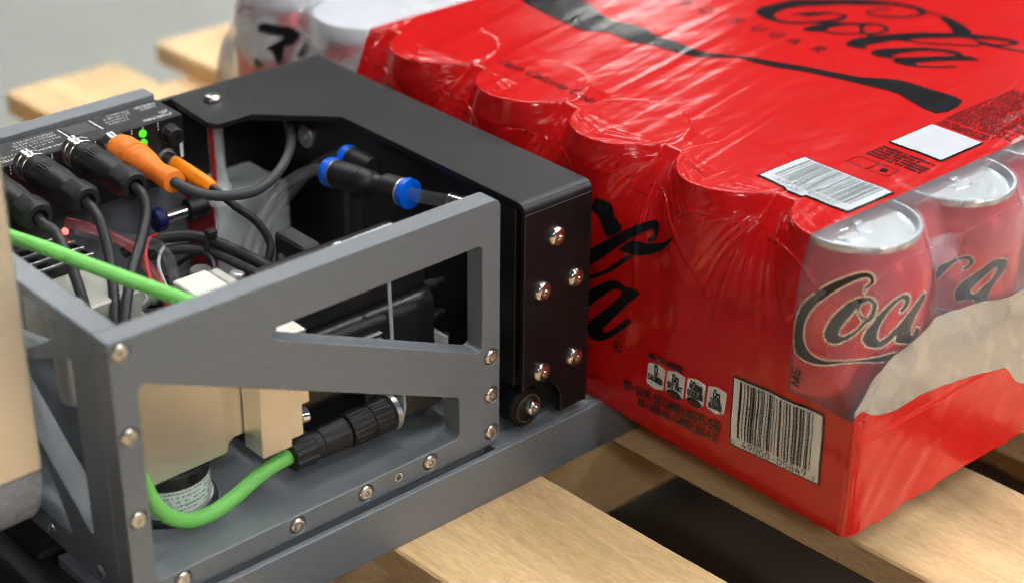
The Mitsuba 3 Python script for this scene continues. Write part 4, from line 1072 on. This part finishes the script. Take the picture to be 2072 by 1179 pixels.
pl = part(gc, 'plug', lathe([(0, 0.0040), (0.0004, 0.0068), (0.0110, 0.0071), (0.0118, 0.0064), (0.0150, 0.0064)], pp, pd, 48, True, lambda th, i: 1 + 0.05 * np.sign(np.sin(th * 8)) * (1 <= i <= 2)), 'connector_black', 20, 'ribbed black plug on the green cable')
part(pl, 'sleeve', lathe([(0.0150, 0.0066), (0.0155, 0.0071), (0.0290, 0.0074), (0.0296, 0.0068)], pp, pd, 40, True, lambda th, i: HEX(th) ** 0.4), 'connector_black', 20)
part(pl, 'lock_ring', lathe([(0.0300, 0.0070), (0.0304, 0.0077), (0.0400, 0.0078), (0.0406, 0.0072), (0.0420, 0.0072), (0.0426, 0.0078), (0.0520, 0.0078), (0.0526, 0.0070)], pp, pd, 72, True, lambda th, i: 1 + 0.02 * np.sign(np.sin(th * 18)) * (1 <= i <= 6)), 'connector_black', 20)
part(pl, 'flange', lathe([(0.0528, 0.0080), (0.0532, 0.0088), (0.0556, 0.0088), (0.0560, 0.0080)], pp, pd, 40), 'zinc', 30)

# ------------------------------------------------------------------ motor behind the side plate
mt = thing('motor', 'black ribbed motor body seen through the triangular window', 'motor')
def bodypoly(w, h, r):
    return shapely.box(-w / 2, -h / 2, w / 2, h / 2).buffer(-r).buffer(r, quad_segs=8)
yc, zc_ = 0.0475, 0.0780
mp = shapely.affinity.translate(bodypoly(0.038, 0.036, 0.006), yc, zc_)
for k in range(4):
    mp = mp.difference(shapely.box(yc - 0.0200, zc_ + 0.0030 - 0.0030 * k, yc - 0.0184, zc_ + 0.0043 - 0.0030 * k)) if k else mp
part(mt, 'body', prism(mp, 0.1010, 0.1770, 0.0006, 'yzx'), 'motor_black', 25)
part(mt, 'upper_body', prism(shapely.affinity.translate(bodypoly(0.033, 0.028, 0.010), 0.0510, 0.1050), 0.1020, 0.1765, 0.0006, 'yzx'), 'motor_black', 25)
part(mt, 'lower_body', prism(shapely.affinity.translate(bodypoly(0.044, 0.026, 0.004), 0.0680, 0.0500), 0.0920, 0.1760, 0.0006, 'yzx'), 'black_plastic', 25)
ribs = [rbox(0.108 + 0.0012 * k, 0.146, 0.0268, 0.0288, 0.0862 - 0.0032 * k, 0.0874 - 0.0032 * k, 0.0003) for k in range(5)]
part(mt, 'rib', ribs[0], 'motor_rib', False)
for q in ribs[1:]:
    part(mt, 'rib', q, 'motor_rib', False)
for y, z in ((0.036, 0.0945), (0.036, 0.0790), (0.050, 0.0890), (0.033, 0.0680)):
    part(mt, 'stud', lathe([(0, 0.0026), (0.0060, 0.0026), (0.0066, 0.0018), (0.0110, 0.0016)], (0.1768, y, z), (1, 0, 0), 18), 'cable_black', 30)
part(mt, 'end_bracket', prism(Polygon([(0.176, 0.0640), (0.186, 0.0595), (0.186, 0.0690), (0.177, 0.0745)]), 0.030, 0.040, 0.0004, 'xzy'), 'milled_grey', False)
def strap(x, y0, y1, z0, z1, r, w, name, label, lean=0.0):
    n = 64
    p = shapely.box(y0, z0, y1, z1).buffer(r, quad_segs=6)
    ring = p.difference(p.buffer(-0.0009))
    m = prism(ring, 0, w, 0.0002, 'yzx')
    m.vertices[:, 0] += x + lean * (m.vertices[:, 2] - z1)
    return single(name, m, 'clear_grey', label, 'cable tie')
strap(0.1500, yc - 0.0178, yc + 0.0178, zc_ - 0.0168, 0.1100, 0.0022, 0.0019, 'cable_tie', 'clear cable tie strapped round the black motor in the triangular window', -0.03)
gm = thing('gear_case', 'dark brown round gear case low in the wedge window behind the green plug', 'gear case')
part(gm, 'drum', lathe([(0, 0.0145), (0.0010, 0.0155), (0.0240, 0.0155), (0.0260, 0.0138)], (0.1500, 0.0345, 0.0520), (1, 0.0, 0), 48), 'case_brown', 30)
part(gm, 'ring', lathe([(0, 0.0163), (0.0014, 0.0163)], (0.1500, 0.0345, 0.0520), (1, 0.0, 0), 48), 'clear_grey', 30)

# ------------------------------------------------------------------ warm aluminium plates behind the lower window
ap = thing('aluminium_bracket', 'warm toned bare aluminium bracket filling the left of the wedge window', 'bracket')
part(ap, 'plate', prism(rnd(mmpoly([(22.5, 58.0), (29.5, 57.3), (65.6, 57.9), (66.6, 62.4), (69.5, 64.2), (75.3, 64.0), (75.3, 126), (22.5, 126)]), 0.0005), 0.0300, 0.0360, 0.0003, 'xzy'), 'warm_aluminium', False)
part(ap, 'side_strip', prism(mmpoly([(75.8, 64.2), (84.0, 64.2), (84.0, 120), (75.8, 120)]), 0.0296, 0.0350, 0.0003, 'xzy'), 'warm_aluminium', False)
part(ap, 'front_block', rbox(0.0737, 0.0885, 0.0158, 0.0292, 0.0581, 0.1100, 0.0004), 'warm_aluminium', False)
part(ap, 'back_strip', prism(mmpoly([(89.0, 60.5), (95.6, 60.5), (95.6, 75.2), (99.4, 75.2), (99.4, 110), (89.0, 110)]), 0.0175, 0.0270, 0.0003, 'xzy'), 'warm_aluminium', False)
part(ap, 'cap_screw', lathe([(0, 0.0034), (0.0030, 0.0034), (0.0036, 0.0028), (0.0036, 0.0016), (0.0010, 0.0015)], (0.0958, 0.0200, 0.0682), (1, -0.1, 0), 24), 'bright_steel', 30)
part(ap, 'cap_screw', lathe([(0, 0.0030), (0.0034, 0.0030), (0.0040, 0.0024)], (0.0778, 0.0190, 0.1235), (1, -0.2, 0.1), 24), 'bright_steel', 30)
part(ap, 'upper_lug', rbox(0.0800, 0.0850, 0.0170, 0.0250, 0.1130, 0.1245, 0.0006), 'cast_grey', False)
part(ap, 'upper_lug', lathe([(0, 0.0036), (0.0050, 0.0036), (0.006, 0.0028)], (0.0855, 0.0185, 0.1225), (1, 0, 0.1), 24), 'zinc', 30)

sn = thing('round_sensor', 'upright round sensor with a pale printed label behind the green loop', 'sensor')
sc0 = (0.0450, 0.0460)
part(sn, 'base', lathe([(0, 0.0205), (0.0025, 0.0205), (0.0030, 0.0195)], (sc0[0], sc0[1], 0.0348), (0, 0, 1), 48), 'connector_black', 30)
part(sn, 'base_rim', lathe([(0.0031, 0.0190), (0.0036, 0.0192), (0.0042, 0.0188), (0.0043, 0.0182)], (sc0[0], sc0[1], 0.0348), (0, 0, 1), 48), 'zinc', 30)
part(sn, 'body', lathe([(0.0043, 0.0178), (0.0218, 0.0178), (0.0222, 0.0172)], (sc0[0], sc0[1], 0.0348), (0, 0, 1), 56), 'connector_black', 30)
part(sn, 'label', lathe([(0.0046, 0.01795), (0.0160, 0.01795)], (sc0[0], sc0[1], 0.0348), (0, 0, 1), 64, False), 'label_white', True, 'pale green white paper label with small print')
tl = []
for row in range(5):
    rr = np.random.default_rng(40 + row)
    a = -2.35
    while a < -0.75:
        w = rr.uniform(0.02, 0.06)
        if rr.random() < 0.75:
            z = 0.0348 + 0.0145 - row * 0.0021
            V = []
            for q in (a, a + w):
                for zz in (z, z + 0.0007):
                    V.append((sc0[0] + 0.01805 * math.cos(q), sc0[1] + 0.01805 * math.sin(q), zz))
            tl.append(trimesh.Trimesh(np.array(V), np.array([[0, 2, 3], [0, 3, 1]]), process=False))
        a += w + rr.uniform(0.01, 0.05)
part(sn, 'label_print', cat(*tl), 'faint_print', False)
part(sn, 'screw', lathe([(0, 0.0022), (0.0008, 0.0022), (0.001, 0.0014)], (sc0[0] + 0.0176 * math.cos(-1.45), sc0[1] + 0.0176 * math.sin(-1.45), 0.0537), (math.cos(-1.45), math.sin(-1.45), 0), 20), 'off_black', 30)

# ------------------------------------------------------------------ air fittings, tubes and the rest of the inside
yf = thing('air_splitter', 'black Y-shaped air fitting with blue release rings inside the frame', 'air fitting')
a0, a1 = np.array([0.1878, 0.1165, 0.1195]), np.array([0.1936, 0.0680, 0.1244])
ax = (a1 - a0) / np.linalg.norm(a1 - a0)
L_ = np.linalg.norm(a1 - a0)
b0 = np.array([0.1990, 0.1178, 0.1232])
part(yf, 'body', lathe([(0.002, 0.0060), (0.0030, 0.0066), (0.0180, 0.0066), (0.0190, 0.0061), (0.0230, 0.0060)], a0, ax, 36), 'connector_black', 30)
mid = a0 + ax * 0.020
part(yf, 'outlet_body', lathe([(0.0, 0.0056), (0.0060, 0.0061), (0.0100, 0.0050), (0.0135, 0.0050), (0.0150, 0.0060), (0.0160, 0.0067), (L_ - 0.022, 0.0067), (L_ - 0.021, 0.0061)], mid, ax, 36), 'connector_black', 30)
part(yf, 'second_inlet', lathe([(0.002, 0.0054), (0.0030, 0.0060), (0.0150, 0.0060), (0.0200, 0.0046)], b0, ax + np.array([-0.18, 0, 0]), 32), 'connector_black', 30)
part(yf, 'knuckle', trimesh.creation.icosphere(3, 0.0064).apply_translation(a0 + ax * 0.0235 + np.array([-0.0022, -0.0012, 0.0012])), 'connector_black', True)
for q, s, nm in ((a0, -1, 'release_ring'), (a1, 1, 'release_ring'), (b0, -1, 'release_ring')):
    R0 = 0.0071 if q is not b0 else 0.0064
    part(yf, nm, lathe([(-0.0030, R0 * 0.80), (-0.0026, R0), (-0.0002, R0 * 1.03), (0.0010, R0 * 0.98), (0.0016, R0 * 0.80)], q, ax * -s, 40), 'blue_plastic', 30)
    part(yf, 'metal_rim', lathe([(0.0016, R0 * 0.92), (0.0018, R0 * 0.95), (0.0026, R0 * 0.95)], q, ax * -s, 40), 'zinc', 30)

def clear_tube(name, pts, r, label, mat='clear_tube', n=20):
    return single(name, tube(pts, r, n), mat, label, 'air tube', None, True)
clear_tube('air_tube', [(193.6, 68.0, 124.4), (195.3, 58, 125.6), (198.4, 45.0, 127.2), (200.5, 33, 128.2), (201.5, 22.0, 128.6)], 3.2, 'clear air tube leaving the right blue ring towards the side plate')
single('metal_sleeve', lathe([(0, 0.0045), (0.0004, 0.0048), (0.0012, 0.0048), (0.0014, 0.0042), (0.013, 0.0042)], (0.1990, 0.0430, 0.1273), (0.17, -0.97, 0.07), 28), 'steel', 'thin metal sleeve on the clear tube by the plate corner', 'sleeve')
clear_tube('air_tube', [(187.0, 121.5, 118.8), (185.5, 127, 118.2), (180.6, 132.0, 115.8), (170.4, 134.0, 111.4), (158.5, 132.0, 104.0), (147.9, 130.0, 93.6), (141.4, 128.0, 80.8), (138, 126, 66)], 2.7, 'clear air tube curving down from the left blue ring')
clear_tube('air_tube', [(199.0, 119.5, 123.0), (198, 128.7, 120.8), (193, 140.0, 112.1), (177.3, 144.0, 97.8), (163.1, 144.0, 82.4), (153.0, 140.0, 66.5)], 2.8, 'clear air tube running down beside the grey block')
clear_tube('air_tube', [(60.7, 140.0, 125.5), (65.9, 130.0, 124.7), (76.0, 115.0, 119.1), (78.9, 105.0, 111.1), (80.5, 95.0, 100.4), (80, 88, 88)], 2.4, 'clear air tube with a red glow put into its colour, in front of the valve block slots', 'red_glow_tube')  # red glow on the tube is put into its colour
clear_tube('air_tube', [(69.2, 150.0, 115.8), (79.1, 142.0, 112.5), (86.1, 132.0, 112.0), (95.7, 122.0, 108.4), (94.3, 110.0, 98.6), (88, 104, 84)], 2.6, 'clear air tube looping between the black cables and the valve block')

rd = thing('rod_fitting', 'small bright rod with a dark blue ring below the orange plugs', 'air fitting')
part(rd, 'rod', lathe([(0, 0.0028), (0.0120, 0.0028), (0.0126, 0.0022)], (0.1210, 0.1600, 0.1010), (1, 0, 0.012), 24), 'bright_steel', 30)
part(rd, 'ring', lathe([(-0.006, 0.0042), (-0.005, 0.0056), (-0.0012, 0.0058), (0, 0.0048)], (0.1205, 0.1600, 0.1012), (1, 0, 0.0), 28), 'dark_blue', 30)
part(rd, 'holder', lathe([(0, 0.0052), (0.008, 0.0052), (0.010, 0.0046)], (0.1335, 0.1600, 0.1012), (1, 0, 0.0), 28), 'black_plastic', 30)

for k, (pts, r, lab) in enumerate([
    ([(92, 150, 96), (100, 145, 101), (108.9, 140.0, 102.4), (119.9, 130.0, 103.0), (128.4, 115.0, 99.6), (136.0, 95.0, 94.6), (144, 74, 88), (150, 60, 80)], 2.7, 'black cable in front of the grey block, upper of the tied pair'),
    ([(96, 150, 90), (109.3, 137.0, 97.0), (121.5, 125.0, 97.2), (127.4, 110.0, 94.6), (134.9, 90.0, 89.8), (142, 70, 82)], 2.5, 'grey black cable, lower of the pair held by a black tie')]):
    single('cable', tube(pts, r), 'cable_black' if k == 0 else 'cable_grey', lab, 'cable')
tie = thing('cable_tie', 'black cable tie round the pair of cables by the grey block', 'cable tie')
part(tie, 'band', tube([(121.6, 122.4, 107.2), (125.6, 122.6, 101.5), (125.0, 122.5, 95.2), (121.0, 122.0, 92.6), (119.6, 121.8, 98.0), (119.8, 122.2, 105.4), (121.6, 122.4, 107.2)], 1.25, 8, 6), 'cable_black', True)
part(tie, 'head', rbox(0.1196, 0.1244, 0.1196, 0.1240, 0.1058, 0.1090, 0.0005), 'cable_black', False)

vb = thing('valve_block', 'beige grey valve block with dark slots behind the green cable', 'valve block')
part(vb, 'body', rbox(0.0330, 0.0610, 0.0810, 0.1460, 0.0820, 0.1160, 0.0008), 'beige_grey', False)
for k in range(4):
    part(vb, 'slot', rbox(0.0350, 0.0606, 0.1130 + 0.0078 * k, 0.1188 + 0.0078 * k, 0.1161, 0.1174, 0.0003), 'off_black', False)
    part(vb, 'slot_rib', rbox(0.0346, 0.0612, 0.1191 + 0.0078 * k, 0.1205 + 0.0078 * k, 0.1161, 0.1186, 0.0003), 'zinc', False)
part(vb, 'front_step', prism(mmpoly([(61.2, 88), (66.0, 88), (66.0, 100), (63.5, 102.5), (63.5, 106), (66.0, 108), (66.0, 112), (61.2, 112)]), 0.086, 0.116, 0.0004, 'xzy'), 'beige_grey', False)
part(vb, 'end_cap', rbox(0.0180, 0.0325, 0.1040, 0.1320, 0.0900, 0.1210, 0.0010), 'beige_grey', False)
for y, z in ((0.095, 0.105), (0.108, 0.109)):
    part(vb, 'screw', lathe([(0, 0.0012), (0.0006, 0.0012), (0.0008, 0.0008)], (0.0662, y, z), (1, 0, 0), 14), 'bright_steel', 30)
key = part(vb, 'indicator_light', lathe([(0, 0.0016), (0.0010, 0.0016), (0.0016, 0.0010)], (0.0608, 0.1435, 0.1195), (0.9, 0.3, 0.1), 18), 'film_red', 30, 'small lit red indicator')
scene[key]['emitter'] = {'type': 'area', 'radiance': {'type': 'rgb', 'value': [30.0, 0.4, 0.4]}}

wt = thing('terminal_block', 'pale grey terminal block just inside the near side plate', 'terminal block')
part(wt, 'body', rbox(0.0712, 0.0876, 0.0515, 0.0725, 0.0850, 0.1200, 0.0007), 'pale_grey', False)
part(wt, 'clip', rbox(0.0880, 0.0930, 0.0560, 0.0712, 0.1000, 0.1195, 0.0006), 'beige_grey', False)
part(wt, 'clamp_screw', lathe([(0, 0.0032), (0.0030, 0.0032), (0.0036, 0.0026), (0.0036, 0.001)], (0.0955, 0.0615, 0.1165), (0.3, 0, 1), 22), 'zinc', 30)
part(wt, 'lug', rbox(0.0960, 0.1060, 0.0470, 0.0530, 0.1120, 0.1168, 0.0005), 'pale_grey', False)

bb = thing('sensor_box', 'small black box with one screw beside the air tubes', 'sensor box')
part(bb, 'body', rbox(0.1412, 0.1515, 0.0775, 0.1000, 0.0600, 0.1098, 0.0012), 'connector_black', False)
part(bb, 'screw', lathe([(0, 0.0022), (0.0008, 0.0022), (0.0010, 0.0016), (0.0010, 0.0011), (0.0002, 0.0010)], (0.1412, 0.0940, 0.0990), (-1, 0, 0), 20), 'zinc', 30)
part(bb, 'foot', rbox(0.1430, 0.1500, 0.0790, 0.0980, 0.0350, 0.0598, 0.0005), 'black_plastic', False)
single('upright_strip', rbox(0.1905, 0.1985, 0.1080, 0.1130, 0.0350, 0.1120, 0.0004), 'cable_grey', 'thin dark upright strip under the air splitter', 'strip')
single('wall_grommet', lathe([(0, 0.0062), (0.0022, 0.0062), (0.0030, 0.0054), (0.0030, 0.0040), (0.0008, 0.0036)], (0.2128, 0.1700, 0.1142), (-1, 0, 0), 36), 'zinc', 'dull metal ring set in the black wall under the bracket', 'grommet')
single('inner_cover', rbox(0.0960, 0.1880, 0.0700, 0.0775, 0.0360, 0.0900, 0.0006), 'black_plastic', 'flat black cover plate standing inside the frame', 'cover')
single('sight_tube', tube([(106, 13.8, 143.6), (112, 13.9, 143.8), (124, 14.0, 144.1), (142.5, 14.1, 144.3)], 1.3, 12), 'clear_grey', 'thin glassy tube lying along the inside of the near side plate', 'tube')
part('sight_tube', 'collar', lathe([(0, 0.0019), (0.0030, 0.0019)], (0.1130, 0.0139, 0.1438), (1, 0, 0.02), 16), 'white_print', 30)
cp = thing('coil', 'dark coiled hose bundle low inside the frame', 'hose')
part(cp, 'hose', tube([(95 + 16 * math.cos(t), 128 + 14 * math.sin(t), 70 + t * 1.6) for t in np.linspace(0, 12, 40)], 2.6, 12, 3), 'cable_black', True)
pd2 = thing('dark_housing', 'dark housing low inside the frame behind the cables', 'housing')
part(pd2, 'body', rbox(0.066, 0.120, 0.082, 0.112, 0.036, 0.086, 0.002), 'black_plastic', False)
gl = thing('inner_cylinder', 'bright metal cylinder seen through the upper window of the end plate', 'cylinder')
part(gl, 'barrel', lathe([(0, 0.0070), (0.0010, 0.0080), (0.040, 0.0080), (0.041, 0.0070)], (0.0140, 0.0520, 0.0950), (0, 0.15, 1), 36), 'zinc', 30)

single('red_reflection', tube([(164.0, 182.6, 95.0), (163.8, 182.6, 110), (163.4, 182.5, 125), (163.2, 182.5, 137.0)], 1.3, 10), 'wire_red', 'red reflection on the left side of the round post, added as a thin strip', 'strip')  # red reflection on the post, added as a solid strip
for pts, r, m_, lab in [
    ([(118, 152, 92), (112, 146, 100), (100, 138, 106), (90, 126, 104), (84, 112, 94)], 0.9, 'wire_red', 'thin red wire among the black cables'),
    ([(120, 150, 90), (108, 140, 98), (96, 126, 98), (92, 112, 90)], 0.9, 'wire_white', 'thin white wire beside the thin red one'),
    ([(60, 70, 94), (66, 62, 100), (74, 58, 104), (80, 56, 101)], 1.0, 'wire_blue', 'thin blue wire by the pale terminal block'),
    ([(112, 140, 86), (118, 128, 96), (116, 112, 98), (106, 98, 92)], 1.1, 'cable_black', 'thin black wire sagging under the tied cables'),
    ([(48, 64, 92), (52, 58, 98), (58, 54, 99), (66, 52, 94)], 1.3, 'cable_black', 'short thin black wire near the end plate corner')]:
    single('wire', tube(pts, r, 10), m_, lab, 'wire')
ff = thing('fitting_row', 'short row of bright push fittings on the valve block', 'fittings')
for k in range(3):
    q = (0.0655 + 0.0004 * k, 0.0945 + 0.0105 * k, 0.1010 - 0.0008 * k)
    part(ff, 'fitting', lathe([(0, 0.0034), (0.003, 0.0034), (0.0032, 0.0028), (0.0062, 0.0028), (0.0064, 0.0036), (0.0082, 0.0036), (0.0084, 0.0016)], q, (1, -0.15, 0.35), 22), 'zinc', 30)
dm = thing('air_regulator', 'dark small regulator with a bright cap between the cables and the grey block', 'regulator')
part(dm, 'body', rbox(0.1050, 0.1180, 0.1080, 0.1240, 0.0700, 0.0900, 0.0010), 'connector_black', False)
part(dm, 'cap', lathe([(0, 0.0052), (0.004, 0.0052), (0.0048, 0.0044)], (0.1115, 0.1160, 0.0901), (0, 0, 1), 26), 'zinc', 30)

# ------------------------------------------------------------------ the arm at the left edge and the black base under it
arm = thing('arm_housing', 'blurred tan metal housing with a rounded grey lower edge at the left edge', 'machine housing')
def arm_profile(z0, z1, cut):
    pts = []
    R = 0.034
    for k in range(13):
        a = math.pi / 2 * k / 12
        pts.append((0.0335 + R - R * math.cos(math.pi / 2 - a) if False else 0.0335 + R * (1 - math.sin(a)), 0.0475 + R * (1 - math.cos(a))))
    return pts
ap_ = arm_profile(0, 0, 0)
lower = Polygon(ap_ + [(0.0335, 0.0830), (0.110, 0.0830), (0.110, 0.0475)])
part(arm, 'lower_cap', prism(lower, -0.120, -0.0155, 0.0012, 'yzx'), 'cast_grey', 30, 'mottled grey rounded lower edge')
part(arm, 'upper_body', rbox(-0.120, -0.0150, 0.0333, 0.110, 0.0834, 0.300, 0.0010), 'warm_aluminium', False, 'tan metal upper body')
bs = thing('machine_mount', 'dark black mount under the left end of the frame', 'machine mount')
part(bs, 'slab', rbox(-0.220, -0.0015, -0.012, 0.190, -0.010, 0.0215, 0.004), 'black_plastic', False)
part(bs, 'hose', tube([(-80, 40, 26), (-50, 30, 28), (-25, 12, 26), (-14, -6, 22), (-10, -30, 14)], 7, 18), 'connector_black', True)
part(bs, 'pad', rbox(-0.010, 0.126, 0.060, 0.190, 0.0, 0.0250, 0.002), 'black_plastic', False)
